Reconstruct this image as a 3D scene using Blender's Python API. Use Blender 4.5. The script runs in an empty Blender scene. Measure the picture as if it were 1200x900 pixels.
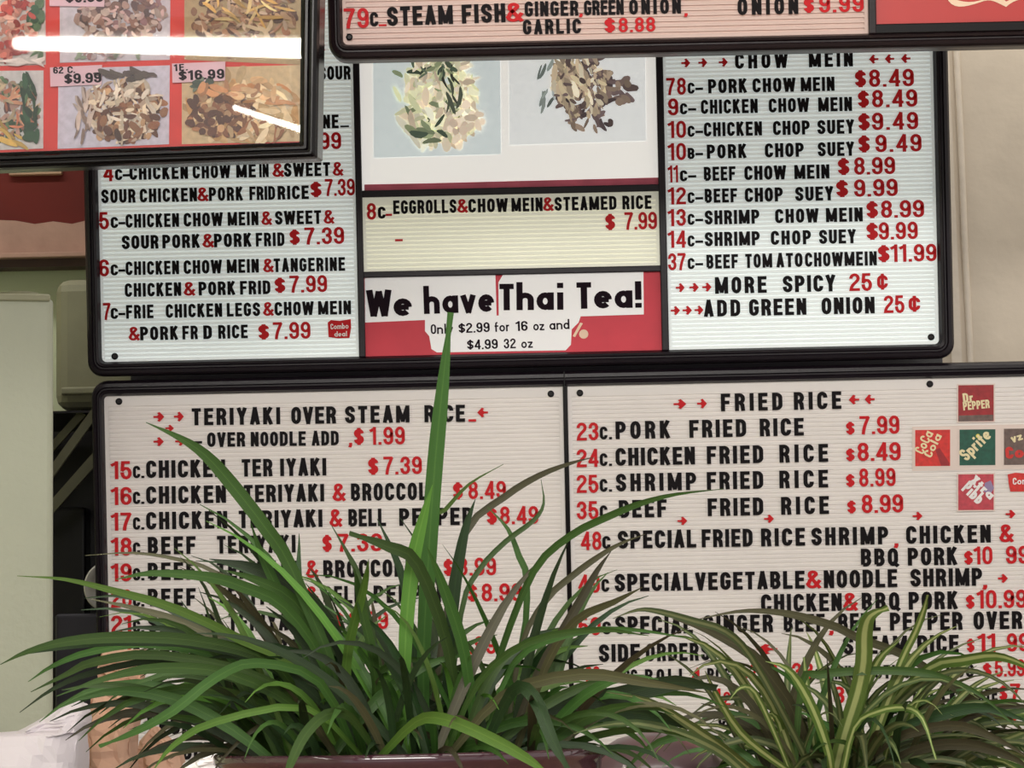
import bpy, bmesh, math, random
from mathutils import Vector, Matrix
C = bpy.context.scene.collection
sc = bpy.context.scene
random.seed(7)
# ------------------------------------------------------------ camera
FPX = 3000.0
PITCH, ROLL = math.radians(7.0), 0.0215
CAM = Vector((0, 0, 1.35))
F = Vector((0, math.cos(PITCH), math.sin(PITCH)))
r0 = Vector((1, 0, 0)); u0 = Vector((0, -math.sin(PITCH), math.cos(PITCH)))
RT = r0*math.cos(ROLL) - u0*math.sin(ROLL)
UP = r0*math.sin(ROLL) + u0*math.cos(ROLL)
cd = bpy.data.cameras.new('camera'); cd.sensor_width = 36; cd.lens = 36*FPX/1200
cd.clip_start = .05; cd.clip_end = 50
cam = bpy.data.objects.new('camera', cd); C.objects.link(cam)
cam.matrix_world = Matrix((( RT.x, UP.x, -F.x, CAM.x), (RT.y, UP.y, -F.y, CAM.y), (RT.z, UP.z, -F.z, CAM.z), (0, 0, 0, 1)))
sc.camera = cam
# ------------------------------------------------------------ world, lights, exposure
w = bpy.data.worlds.new('world'); sc.world = w; w.use_nodes = True
w.node_tree.nodes['Background'].inputs[0].default_value = (1, .955, .90, 1)
w.node_tree.nodes['Background'].inputs[1].default_value = .95
sc.view_settings.view_transform = 'Standard'; sc.view_settings.look = 'None'
sc.view_settings.gamma = 1; sc.view_settings.exposure = 0.0
def area(name, loc, target, sx, sy, power, col):
    l = bpy.data.lights.new(name, 'AREA'); l.shape = 'RECTANGLE'; l.size = sx; l.size_y = sy; l.energy = power; l.color = col
    o = bpy.data.objects.new(name, l); C.objects.link(o); o.location = loc
    o.rotation_euler = (Vector(target)-Vector(loc)).to_track_quat('-Z', 'Y').to_euler(); return o
area('ceiling_panel_light', (0.3, .9, 2.86), (0.3, 2.4, 0), 1.8, .6, 20, (1, .97, .92))
area('back_wall_fill', (-.1, 3.66, 2.87), (-.1, 4.0, 1.6), 3.2, .12, 14, (1, .97, .92))  # unseen fill, added to brighten the walls behind the boards
area('ceiling_panel_light', (-.2, -1.6, 2.8), (0, 3.5, 1.7), 2.6, .7, 125, (1, .965, .92))

# ------------------------------------------------------------ helpers
def lin(c):
    return tuple(((v/255)/12.92 if v/255 <= .04045 else ((v/255+.055)/1.055)**2.4) for v in c)
def mat(name, rgb, rough=.6, noise=0, scale=20, bump=0, bscale=60, metal=0, emit=0, coat=0, spec=.5):
    m = bpy.data.materials.new(name); m.use_nodes = True; nt = m.node_tree; b = nt.nodes['Principled BSDF']
    c = lin(rgb); b.inputs['Base Color'].default_value = (*c, 1); b.inputs['Roughness'].default_value = rough
    b.inputs['Metallic'].default_value = metal; b.inputs['Coat Weight'].default_value = coat
    b.inputs['Specular IOR Level'].default_value = spec
    if emit:
        b.inputs['Emission Color'].default_value = (*c, 1); b.inputs['Emission Strength'].default_value = emit
    tc = nt.nodes.new('ShaderNodeTexCoord')
    if noise:
        n = nt.nodes.new('ShaderNodeTexNoise'); n.inputs['Scale'].default_value = scale; n.inputs['Detail'].default_value = 5
        nt.links.new(tc.outputs['Object'], n.inputs['Vector'])
        r = nt.nodes.new('ShaderNodeValToRGB')
        r.color_ramp.elements[0].position = .3; r.color_ramp.elements[1].position = .7
        r.color_ramp.elements[0].color = (*[v*(1-noise) for v in c], 1); r.color_ramp.elements[1].color = (*[min(1, v*(1+noise)) for v in c], 1)
        nt.links.new(n.outputs['Fac'], r.inputs[0]); nt.links.new(r.outputs[0], b.inputs['Base Color'])
    if bump:
        n = nt.nodes.new('ShaderNodeTexNoise'); n.inputs['Scale'].default_value = bscale; n.inputs['Detail'].default_value = 4
        nt.links.new(tc.outputs['Object'], n.inputs['Vector'])
        bp = nt.nodes.new('ShaderNodeBump'); bp.inputs['Strength'].default_value = bump; bp.inputs['Distance'].default_value = .004
        nt.links.new(n.outputs['Fac'], bp.inputs['Height']); nt.links.new(bp.outputs[0], b.inputs['Normal'])
    return m
M = {
 'frame': mat('black_frame_plastic', (27, 20, 27), .35, .15, 30, .05, 200, spec=.3),
 'frame2': mat('brown_black_frame_plastic', (30, 18, 21), .33, .15, 30, .05, 200, spec=.3),
 'gloss': mat('black_gloss_frame', (9, 5, 7), .2, spec=.3),
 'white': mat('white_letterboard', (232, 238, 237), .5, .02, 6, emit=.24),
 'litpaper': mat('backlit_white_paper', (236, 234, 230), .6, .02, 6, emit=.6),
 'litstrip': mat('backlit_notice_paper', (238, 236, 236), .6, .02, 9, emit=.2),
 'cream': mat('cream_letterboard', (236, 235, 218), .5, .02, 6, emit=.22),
 'rosewhite': mat('rosy_letterboard', (238, 231, 228), .5, .025, 6),
 'pink': mat('pinkish_letterboard', (216, 188, 179), .5, .03, 6),
 'k': mat('black_letter', (15, 9, 13), .6, spec=.15), 'r': mat('red_letter', (202, 26, 34), .55, spec=.2),
 'dr': mat('dark_letter_print', (28, 14, 24), .7, spec=.1),
 'screw': mat('dark_screw', (20, 16, 18), .4, metal=.5),
 'paper': mat('white_paper', (240, 236, 234), .7, .02, 9, .1, 40),
 'redpaper': mat('red_sheet', (214, 62, 78), .6, .08, 14),
 'pinkstrip': mat('pink_printed_strip', (214, 100, 125), .6, .14, 25),
 'redsign': mat('red_drink_sign', (190, 48, 44), .35, .05, 12),
 'swirl': mat('cream_swirl', (246, 214, 186), .5),
 'redback': mat('red_backing', (214, 60, 54), .6, .1, 30),
 'label': mat('pinkish_price_label', (226, 190, 200), .6, .04, 30),
 'cabinet': mat('pale_green_enamel', (168, 170, 150), .5, .05, 5, .25, 90),
 'tub': mat('olive_grey_plastic', (150, 148, 122), .55, .08, 14, .1, 60),
 'wallgreen': mat('pale_green_wall', (222, 230, 196), .7, .04, 9, .1, 30),
 'wallcream': mat('cream_painted_wall', (205, 192, 174), .65, .05, 14, .35, 25),
 'conduit': mat('cream_painted_conduit', (212, 200, 184), .5, .04, 30, .3, 60),
 'redwall': mat('brick_red_paint', (104, 22, 9), .75, .14, 7, .1, 30),
 'peach': mat('bare_peach_board', (190, 152, 136), .75, .12, 18, .25, 50),
 'darkwood': mat('dark_brown_trim', (74, 50, 42), .6, .15, 20),
 'dark': mat('black_parts_and_shade', (30, 27, 32), .4, .1, 15),
 'dark2': mat('charcoal_box', (52, 49, 58), .5, .1, 15),
 'olive': mat('olive_grey_slat', (112, 110, 86), .6, .15, 20),
 'bag': mat('brown_kraft_paper', (196, 156, 132), .75, .08, 18, .25, 50),
 'whitebag': mat('white_crumpled_paper', (218, 210, 216), .6, .02, 10, .3, 25),
 'plastic': mat('glossy_white_plastic', (250, 248, 250), .25, coat=.5),
 'pot': mat('plum_glazed_ceramic', (62, 34, 44), .12, .15, 25, coat=.6),
 'jar': mat('mauve_glazed_ceramic', (84, 62, 68), .3, .12, 25, coat=.3),
 'jarline': mat('dark_seam', (30, 18, 22), .4),
 'soil': mat('dark_soil', (44, 33, 26), .9, .3, 60, .8, 80),
 'counter': mat('brown_laminate', (150, 118, 92), .4, .15, 18),
 'floor': mat('grey_tile_floor', (140, 132, 124), .5, .12, 4),
 'ceiling': mat('off_white_ceiling', (225, 220, 210), .8, .03, 9),
 'bowl': mat('white_china', (232, 226, 216), .3),
 'tube': mat('lit_tube', (255, 250, 240), .5, emit=30),
 'fixture': mat('white_enamel_fixture', (235, 235, 230), .4),
 'green': mat('green_sticker', (20, 84, 66), .4, .25, 160), 'cola': mat('red_sticker', (214, 44, 38), .4, .16, 160),
 'pepper': mat('maroon_sticker', (158, 30, 36), .4, .2, 160), 'pibb': mat('rose_sticker', (196, 66, 80), .4, .18, 160),
 'cherry': mat('grey_brown_sticker', (108, 88, 82), .4, .25, 160), 'stw': mat('sticker_border', (232, 214, 206), .5),
 'lemon': mat('yellow_dot', (226, 216, 60), .5), 'stcream': mat('sticker_lettering_cream', (240, 224, 180), .5),
 'stwhite': mat('sticker_lettering_white', (246, 240, 240), .5), 'blueish': mat('sticker_blue_patch', (150, 130, 170), .5),
}
# printed photo material reads colours of the print
m = bpy.data.materials.new('printed_photo'); m.use_nodes = True; nt = m.node_tree; b = nt.nodes['Principled BSDF']
at = nt.nodes.new('ShaderNodeAttribute'); at.attribute_name = 'Col'
n1 = nt.nodes.new('ShaderNodeTexNoise'); n1.inputs['Scale'].default_value = 130; n1.inputs['Detail'].default_value = 6
tc = nt.nodes.new('ShaderNodeTexCoord'); nt.links.new(tc.outputs['Object'], n1.inputs['Vector'])
mp = nt.nodes.new('ShaderNodeMapRange'); mp.inputs[1].default_value = .3; mp.inputs[2].default_value = .7; mp.inputs[3].default_value = .86; mp.inputs[4].default_value = 1.1
nt.links.new(n1.outputs['Fac'], mp.inputs[0])
mx = nt.nodes.new('ShaderNodeVectorMath'); mx.operation = 'SCALE'
nt.links.new(at.outputs['Color'], mx.inputs[0]); nt.links.new(mp.outputs[0], mx.inputs['Scale']); nt.links.new(mx.outputs[0], b.inputs['Base Color'])
b.inputs['Roughness'].default_value = .5
M['print'] = m
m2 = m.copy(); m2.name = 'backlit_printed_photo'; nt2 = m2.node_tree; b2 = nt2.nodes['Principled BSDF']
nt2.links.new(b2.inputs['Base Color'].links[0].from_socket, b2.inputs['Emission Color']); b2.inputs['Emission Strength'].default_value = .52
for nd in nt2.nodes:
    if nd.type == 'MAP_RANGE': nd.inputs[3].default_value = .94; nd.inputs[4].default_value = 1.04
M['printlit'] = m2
# glass pane
m = bpy.data.materials.new('clear_glass_pane'); m.use_nodes = True; nt = m.node_tree; nt.nodes.clear()
o_ = nt.nodes.new('ShaderNodeOutputMaterial'); t_ = nt.nodes.new('ShaderNodeBsdfTransparent'); g_ = nt.nodes.new('ShaderNodeBsdfGlossy')
g_.inputs['Roughness'].default_value = .018; fr = nt.nodes.new('ShaderNodeFresnel'); fr.inputs[0].default_value = 1.6; x_ = nt.nodes.new('ShaderNodeMixShader')
nt.links.new(fr.outputs[0], x_.inputs[0]); nt.links.new(t_.outputs[0], x_.inputs[1]); nt.links.new(g_.outputs[0], x_.inputs[2]); nt.links.new(x_.outputs[0], o_.inputs[0])
M['glass'] = m
def leafmat(name, edge, mid, stripe):
    m = bpy.data.materials.new(name); m.use_nodes = True; nt = m.node_tree; b = nt.nodes['Principled BSDF']
    uv = nt.nodes.new('ShaderNodeUVMap'); uv.uv_map = 'UVMap'
    sp = nt.nodes.new('ShaderNodeSeparateXYZ'); nt.links.new(uv.outputs[0], sp.inputs[0])
    r = nt.nodes.new('ShaderNodeValToRGB'); e = r.color_ramp.elements
    e[0].position = 0; e[0].color = (*lin(edge), 1); e[1].position = 1; e[1].color = (*lin(edge), 1)
    if stripe:
        for p, c in ((.30, edge), (.38, mid), (.62, mid), (.70, edge)):
            k = e.new(p); k.color = (*lin(c), 1)
    else:
        for p, c in ((.42, edge), (.5, mid), (.58, edge)):
            k = e.new(p); k.color = (*lin(c), 1)
    nt.links.new(sp.outputs['X'], r.inputs[0])
    oi = nt.nodes.new('ShaderNodeObjectInfo')
    hs = nt.nodes.new('ShaderNodeHueSaturation')
    mh = nt.nodes.new('ShaderNodeMapRange'); mh.inputs[3].default_value = .485; mh.inputs[4].default_value = .515
    mv = nt.nodes.new('ShaderNodeMapRange'); mv.inputs[3].default_value = .62; mv.inputs[4].default_value = 1.3
    nt.links.new(oi.outputs['Random'], mh.inputs[0]); nt.links.new(oi.outputs['Random'], mv.inputs[0])
    nt.links.new(mh.outputs[0], hs.inputs['Hue']); nt.links.new(mv.outputs[0], hs.inputs['Value'])
    nt.links.new(r.outputs[0], hs.inputs['Color']); nt.links.new(hs.outputs[0], b.inputs['Base Color'])
    w_ = nt.nodes.new('ShaderNodeTexWave'); w_.bands_direction = 'X'; w_.inputs['Scale'].default_value = 3
    nt.links.new(uv.outputs[0], w_.inputs[0]); bp = nt.nodes.new('ShaderNodeBump'); bp.inputs['Strength'].default_value = .15; bp.inputs['Distance'].default_value = .001
    nt.links.new(w_.outputs['Fac'], bp.inputs['Height']); nt.links.new(bp.outputs[0], b.inputs['Normal'])
    b.inputs['Roughness'].default_value = .5; b.inputs['Specular IOR Level'].default_value = .35
    tr = nt.nodes.new('ShaderNodeBsdfTranslucent'); nt.links.new(hs.outputs[0], tr.inputs[0])
    mxs = nt.nodes.new('ShaderNodeMixShader'); mxs.inputs[0].default_value = .12
    nt.links.new(b.outputs[0], mxs.inputs[1]); nt.links.new(tr.outputs[0], mxs.inputs[2])
    nt.links.new(mxs.outputs[0], nt.nodes['Material Output'].inputs[0])
    return m
M['leaf'] = leafmat('green_blade', (54, 84, 33), (68, 98, 42), False)
M['leafbright'] = leafmat('fresh_green_blade', (80, 116, 44), (96, 130, 54), False)
M['leafbrown'] = leafmat('olive_brown_blade', (66, 64, 42), (80, 78, 52), False)
M['leafdark'] = leafmat('deep_green_blade', (34, 54, 26), (42, 64, 30), False)
M['stripe'] = leafmat('striped_blade', (78, 98, 42), (150, 158, 100), True)
M['stripedull'] = leafmat('dull_striped_blade', (62, 76, 40), (104, 110, 70), True)

def W(px, py, d):
    """pixel at depth d (metres along the viewing axis) -> world point"""
    return CAM + (F*FPX + RT*(px-600) + UP*(450-py))*(d/FPX)
def mesh_obj(name, verts, faces, m, parent=None, smooth=False):
    me = bpy.data.meshes.new(name); me.from_pydata([tuple(v) for v in verts], [], faces)
    for mm in (m if isinstance(m, (list, tuple)) else [m]): me.materials.append(mm)
    me.validate(); me.update()
    bm = bmesh.new(); bm.from_mesh(me); bmesh.ops.recalc_face_normals(bm, faces=bm.faces); bm.to_mesh(me); bm.free()
    if smooth:
        for p in me.polygons: p.use_smooth = True
    o = bpy.data.objects.new(name, me); C.objects.link(o)
    if parent: o.parent = parent
    return o
def tag(o, label=None, cat=None, group=None, kind=None):
    if label: o['label'] = label
    if cat: o['category'] = cat
    if group: o['group'] = group
    if kind: o['kind'] = kind
    return o
def empty(name, loc=(0, 0, 0)):
    o = bpy.data.objects.new(name, None); C.objects.link(o); o.location = loc; o.empty_display_size = .05; return o
class Plane:
    def __init__(s, name, px, py, d, pitch=0, yaw=0):
        s.O = W(px, py, d)
        N = -F
        N = Matrix.Rotation(yaw, 3, 'Z') @ (Matrix.Rotation(pitch, 3, 'X') @ N)
        s.N = N.normalized(); s.X = Vector((0, 0, 1)).cross(s.N).normalized(); s.U = s.N.cross(s.X).normalized()
        s.root = empty(name)
        s.root.matrix_world = Matrix(((s.X.x, s.U.x, s.N.x, s.O.x), (s.X.y, s.U.y, s.N.y, s.O.y), (s.X.z, s.U.z, s.N.z, s.O.z), (0, 0, 0, 1)))
        s.s = d/FPX
    def p(s, px, py, n=0):
        dr = F*FPX + RT*(px-600) + UP*(450-py)
        O = s.O + s.N*n
        t = (O-CAM).dot(s.N)/dr.dot(s.N)
        q = CAM + dr*t - s.O
        return Vector((q.dot(s.X), q.dot(s.U), n))
def box_l(name, x0, y0, x1, y1, z0, z1, m, parent, bev=0):
    v = [(x, y, z) for z in (z0, z1) for y in (y0, y1) for x in (x0, x1)]
    f = [(0, 1, 3, 2), (4, 6, 7, 5), (0, 4, 5, 1), (2, 3, 7, 6), (0, 2, 6, 4), (1, 5, 7, 3)]
    o = mesh_obj(name, v, f, m, parent)
    if bev:
        bm = bmesh.new(); bm.from_mesh(o.data)
        bmesh.ops.bevel(bm, geom=bm.edges[:], offset=bev, segments=3, affect='EDGES', profile=.5); bm.to_mesh(o.data); bm.free()
    return o
def rrect(x0, y0, x1, y1, r, n=6):
    pts = []
    for cx, cy, a in ((x1-r, y1-r, 0), (x0+r, y1-r, 90), (x0+r, y0+r, 180), (x1-r, y0+r, 270)):
        for k in range(n+1):
            t = math.radians(a+90*k/n); pts.append((cx+r*math.cos(t), cy+r*math.sin(t)))
    return pts
def ring(name, outer, inner, r_o, r_i, prof, m, parent):
    """frame: prof = [(t, z)], t 0 outer .. 1 inner"""
    A = rrect(*outer, r_o); B = rrect(*inner, r_i); n = len(A); v = []; f = []
    for t, z in prof:
        v += [(a[0]*(1-t)+b[0]*t, a[1]*(1-t)+b[1]*t, z) for a, b in zip(A, B)]
    for k in range(len(prof)-1):
        for i in range(n):
            j = (i+1) % n; f.append((k*n+i, k*n+j, (k+1)*n+j, (k+1)*n+i))
    return mesh_obj(name, v, f, m, parent)
PROF = [(0, -.04), (0, .002), (.06, .008), (.2, .012), (.42, .013), (.5, .0095), (.6, .0095), (.68, .0125), (.85, .011), (1, .003), (1, -.012)]
def ribbed(name, x0, y0, x1, y1, pitch, z, m, parent, rim=.0045, d=.0022):
    v = []; f = []
    rows = [(y0, z), (y0+rim, z)]
    y = y0+rim
    while y+pitch < y1-rim:
        rows += [(y+.08*pitch, z-d), (y+.36*pitch, z-d), (y+.46*pitch, z), (y+pitch, z)]; y += pitch
    rows += [(y1, z)]
    for (yy, zz) in rows: v += [(x0+rim, yy, zz), (x1-rim, yy, zz)]
    for i in range(len(rows)-1): f.append((2*i, 2*i+1, 2*i+3, 2*i+2))
    # flat side rims and the thickness of the sheet
    for a, b_ in ((x0, x0+rim), (x1-rim, x1)):
        k = len(v); v += [(a, y0, z+.0004), (b_, y0, z+.0004), (b_, y1, z+.0004), (a, y1, z+.0004)]; f.append((k, k+1, k+2, k+3))
    k = len(v); v += [(x0, y0, z-.006), (x1, y0, z-.006), (x1, y1, z-.006), (x0, y1, z-.006)]; f.append((k, k+1, k+2, k+3))
    return mesh_obj(name, v, f, m, parent)

# ------------------------------------------------------------ stroke font
def arc(cx, cy, rx, ry, a0, a1, n=8):
    return [(cx+rx*math.cos(math.radians(a0+(a1-a0)*k/n)), cy+ry*math.sin(math.radians(a0+(a1-a0)*k/n))) for k in range(n+1)]
def bez(p0, p1, p2, p3, n=6):
    o = []
    for k in range(n+1):
        t = k/n; q = 1-t
        o.append(tuple(q**3*a+3*q*q*t*b_+3*q*t*t*c+t**3*d for a, b_, c, d in zip(p0, p1, p2, p3)))
    return o
def glyph(ch, t):
    """-> (width, [(points, closed)]) in cap-height units"""
    h = t/2; w = .50; L = h; R = w-h; B = h; T = 1-h; m_ = w/2; rx = R-m_; ry = .2
    if ch in 'MW': w = .68 if ch == 'M' else .72
    if ch in 'I1!|': w = .2 if ch != '1' else .34
    if ch in 'TEFLZJ': w = .46
    if ch in '.,': w = .17
    if ch in '-_~': w = .36
    if ch == '&': w = .54
    if ch in '<>': w = .52
    if ch in '$¢': w = .54
    if ch in 'il': w = .24
    if ch in 'frt': w = .36
    if ch in 'aednohcuy': w = .56
    L = h; R = w-h; m_ = w/2; rx = R-m_
    S = lambda *p: (list(p), False)
    def sshape(T, B, ry, a=.72, c=.28):
        return [(R, a)]+arc(m_, T-ry, rx, ry, 0, 180)+bez((L, T-ry), (L, .46), (R, .54), (R, B+ry))[1:]+arc(m_, B+ry, rx, ry, 0, -180)[1:]+[(L, c)]
    if ch == 'A': return w, [S((L*.9, 0), (m_, 1-h*.3), (w-L*.9, 0)), S((L+.06, .28), (R-.06, .28))]
    if ch == 'B': return w, [(([(L, B), (L, T), (m_, T)]+arc(m_, T-.2, rx*.92, .2, 90, -90)+[(L, T-.4)]), False), ([(L, T-.4), (m_, T-.4)]+arc(m_, (T-.4+B)/2, rx, (T-.4-B)/2, 90, -90)+[(L, B)], False)]
    if ch in 'Cc': return w, [([(R, .66)]+arc(m_, T-ry, rx, ry, 0, 180)+arc(m_, B+ry, rx, ry, 180, 360)+[(R, .34)], False)]
    if ch == 'D': return w, [([(L, B), (L, T), (m_-.04, T)]+arc(m_-.04, T-ry, R-m_+.04, ry, 90, 0)+arc(m_-.04, B+ry, R-m_+.04, ry, 0, -90)+[(L, B)], True)]
    if ch == 'E': return w, [S((w, T), (L, T), (L, B), (w, B)), S((L, .52), (w*.92, .52))]
    if ch == 'F': return w, [S((w, T), (L, T), (L, 0)), S((L, .5), (w*.9, .5))]
    if ch == 'G': return w, [([(R, .68)]+arc(m_, T-ry, rx, ry, 0, 180)+arc(m_, B+ry, rx, ry, 180, 350)+[(R, .46), (m_, .46)], False)]
    if ch == 'H': return w, [S((L, 0), (L, 1)), S((R, 0), (R, 1)), S((L, .52), (R, .52))]
    if ch == 'I': return w, [S((m_, 0), (m_, 1))]
    if ch == 'J': return w, [([(R, 1)]+arc(m_, B+ry, rx, ry, 0, -180)+[(L, .36)], False)]
    if ch == 'K': return w, [S((L, 0), (L, 1)), S((R, 1), (L+.02, .42)), S((m_-.04, .55), (R+.01, 0))]
    if ch == 'L': return w, [S((L, 1), (L, B), (w, B))]
    if ch == 'M': return w, [S((L, 0), (L, 1)), S((L, .97), (m_, .1), (R, .97)), S((R, 0), (R, 1))]
    if ch == 'N': return w, [S((L, 0), (L, 1)), S((L, .97), (R, .03)), S((R, 0), (R, 1))]
    if ch in 'O0': return w, [(arc(m_, T-ry-.05, rx, ry+.05, 0, 180)+arc(m_, B+ry+.05, rx, ry+.05, 180, 360), True)]
    if ch == 'P': return w, [([(L, 0), (L, T), (m_, T)]+arc(m_, T-.22, rx, .22, 90, -90)+[(L, T-.44)], False)]
    if ch == 'Q': return w, [(arc(m_, T-ry-.05, rx, ry+.05, 0, 180)+arc(m_, B+ry+.05, rx, ry+.05, 180, 360), True), S((m_, .24), (w, -.02))]
    if ch == 'R': return w, [([(L, 0), (L, T), (m_, T)]+arc(m_, T-.21, rx, .21, 90, -90)+[(L, T-.42)], False), S((m_, T-.42), (R-.03, .34), (R, 0))]
    if ch == 'S': return w, [(sshape(T, B, .19), False)]
    if ch == 'T': return w, [S((0, T), (w, T)), S((m_, 0), (m_, T))]
    if ch == 'U': return w, [([(L, 1)]+arc(m_, B+ry, rx, ry, 180, 360)+[(R, 1)], False)]
    if ch == 'V': return w, [S((L*.8, 1), (m_, h*.4), (w-L*.8, 1))]
    if ch == 'W': return w, [S((L*.7, 1), (w*.27, h*.5), (m_, .9), (w*.73, h*.5), (w-L*.7, 1))]
    if ch == 'X': return w, [S((L, 0), (R, 1)), S((L, 1), (R, 0))]
    if ch == 'Y': return w, [S((L*.8, 1), (m_, .45), (w-L*.8, 1)), S((m_, 0), (m_, .45))]
    if ch in 'Zz':
        T2 = T if ch == 'Z' else .64-h
        return w, [S((0, T2), (R, T2), (L, B), (w, B))]
    if ch == '1': return w, [S((R-.02, 0), (R-.02, 1)), S((0, .76), (R-.02, .9))]
    if ch == '2': return w, [([(L, .70)]+arc(m_, T-.2, rx, .2, 180, 0)+bez((R, T-.2), (R, .5), (L, .4), (L, B))[1:]+[(w, B)], False)]
    if ch == '3': return w, [([(L, .74)]+arc(m_, T-.2, rx*.95, .2, 180, -90)+[(m_-.05, T-.4)], False), ([(m_-.05, T-.4)]+arc(m_, (T-.4+B)/2, rx, (T-.4-B)/2, 90, -180)+[(L, .26)], False)]
    if ch == '4': return w, [S((R-.06, 0), (R-.06, .96), (L-.02, .28), (w, .28))]
    if ch == '5': return w, [([(R, T), (L+.03, T), (L, .48), (m_-.05, .6)]+arc(m_, .6-.27, rx, .27, 70, -180)+[(L, .25)], False)]
    if ch in '69':
        pts = [(R, .74)]+arc(m_, T-.2, rx, .2, 0, 180)+arc(m_, B+.24, rx, .24, 180, 540, 14)
        if ch == '9': pts = [(w-x, 1-y) for x, y in pts]
        return w, [(pts, False)]
    if ch == '7': return w, [([(0, T), (R, T)]+bez((R, T), (m_+.05, .6), (m_-.05, .4), (m_-.08, 0))[1:], False)]
    if ch == '8': return w, [(arc(m_, T-.2, rx*.93, .2, 0, 360, 14), True), (arc(m_, B+.23, rx, .23, 0, 360, 14), True)]
    if ch == '$': return w, [(sshape(.88-h*.3, .12+h*.3, .17, .68, .32), False), S((m_, 0), (m_, 1))]
    if ch == '¢': return w, [([(R, .6)]+arc(m_, .62, rx, .2, 0, 180)+arc(m_, .38, rx, .2, 180, 360)+[(R, .4)], False), S((m_, .04), (m_, .98))]
    if ch == '&': return w, [([(w, .02), (L+.05, .68)]+arc(m_-.02, .80, .13, .13, 190, -10)+[(L+.05, .45), (L-.01, .26)]+arc(m_-.04, B+.2, rx-.01, .2, 180, 300)+[(w, .46)], False)]
    if ch == '.': return w, [S((w/2, 0), (w/2, t))]
    if ch == ',': return w, [S((w/2, t), (w/2, 0), (w/2-.05, -.14))]
    if ch == '-': return w, [S((0, .40), (w, .40))]
    if ch == '_': return w, [S((0, .08), (w, .08))]
    if ch == '!': return w, [S((m_, .3), (m_, 1)), S((m_, 0), (m_, t*.9))]
    if ch in '<>':
        g = [S((0, .5), (w-.1, .5)), S((w-.26, .84), (w-.04, .5), (w-.26, .16)), S((w-.26, .66), (w-.1, .5), (w-.26, .34))]
        if ch == '<': g = [([(w-x, y) for x, y in p], c) for p, c in g]
        return w, g
    X = .66
    circ = lambda: (arc(m_, X/2, rx, X/2-h, 0, 360, 16), True)
    if ch == 'o': return w, [circ()]
    if ch == 'a': return w, [circ(), S((R, 0), (R, X))]
    if ch == 'd': return w, [circ(), S((R, 0), (R, 1.02))]
    if ch == 'e': return w, [(arc(m_, X/2, rx, X/2-h, 0, 315, 14), False), S((L, X/2), (R, X/2))]
    if ch == 'h': return w, [S((L, 0), (L, 1.06)), (arc(m_, X-h-.17, rx, .17, 180, 0)+[(R, 0)], False)]
    if ch == 'n': return w, [S((L, 0), (L, X)), (arc(m_, X-h-.17, rx, .17, 180, 0)+[(R, 0)], False)]
    if ch == 'v': return .52, [S((h*.8, X), (.26, h*.3), (.52-h*.8, X))]
    if ch == 'y': return .52, [S((h*.8, X), (.27, .06)), S((.52-h*.8, X), (.14, -.26))]
    if ch == 'i': return w, [S((m_, 0), (m_, X)), S((m_, .82), (m_, .82+t))]
    if ch == 'l': return w, [S((m_, 0), (m_, 1.02))]
    if ch == 'r': return w, [S((L, 0), (L, X)), (arc(L+.2, X-h-.16, .2, .16, 180, 80), False)]
    if ch == 'f': return w, [([(m_-.05, 0)]+arc(m_+.09, 1-h-.12, .14, .12, 180, 80), False), S((0, X-h), (w, X-h))]
    if ch == 't': return w, [S((m_, 0), (m_, .9)), S((0, X-h), (w, X-h))]
    if ch == 'b': return w, [circ(), S((L, 0), (L, 1.02))]
    if ch == 'm': return .8, [S((L, 0), (L, X)), (arc(.8/4+h/2, X-h-.15, .8/4-h/2, .15, 180, 0)+[(.4, 0)], False), (arc(.6-h/2, X-h-.15, .2-h/2, .15, 180, 0)+[(.8-h, 0)], False)]
    if ch == 'p': return w, [circ(), S((L, -.3), (L, X))]
    return w, []
def stroke_verts(pts, closed, t, V, Fc, z1):
    P = [Vector(p) for p in pts]; Q = [P[0]]
    for p in P[1:]:
        if (p-Q[-1]).length > 1e-4: Q.append(p)
    P = Q
    if closed and (P[0]-P[-1]).length < 1e-3: P.pop()
    n = len(P)
    if not closed:
        for i in range(1, n-1):
            a_, b_ = (P[i]-P[i-1]).normalized(), (P[i+1]-P[i]).normalized()
            if a_.dot(b_) < -.25:
                e = t*.25
                stroke_verts([tuple(q) for q in P[:i]]+[tuple(P[i]+a_*e)], False, t, V, Fc, z1)
                stroke_verts([tuple(P[i]-b_*e)]+[tuple(q) for q in P[i+1:]], False, t, V, Fc, z1+.00004)
                return
    base = len(V)
    for i, p in enumerate(P):
        a = P[i-1] if (i or closed) else None; c = P[(i+1) % n] if (i < n-1 or closed) else None
        d1 = (p-a).normalized() if a is not None else (c-p).normalized()
        d2 = (c-p).normalized() if c is not None else d1
        n1 = Vector((-d1.y, d1.x)); n2 = Vector((-d2.y, d2.x)); mm = n1+n2
        mm = mm.normalized() if mm.length > .1 else n1
        k = min(1.6, 1/max(.35, mm.dot(n1)))
        o = mm*(t/2*k)
        V += [(p.x+o.x, p.y+o.y, z1), (p.x-o.x, p.y-o.y, z1), (p.x+o.x, p.y+o.y, 0), (p.x-o.x, p.y-o.y, 0)]
    for i in range(n if closed else n-1):
        a = base+4*i; c = base+4*((i+1) % n)
        Fc += [(a+1, c+1, c, a), (a, c, c+2, a+2), (c+1, a+1, a+3, c+3)]
    if not closed:
        a = base; Fc.append((a+1, a, a+2, a+3)); a = base+4*(n-1); Fc.append((a, a+1, a+3, a+2))
GL = {}
THK = .0012
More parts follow.
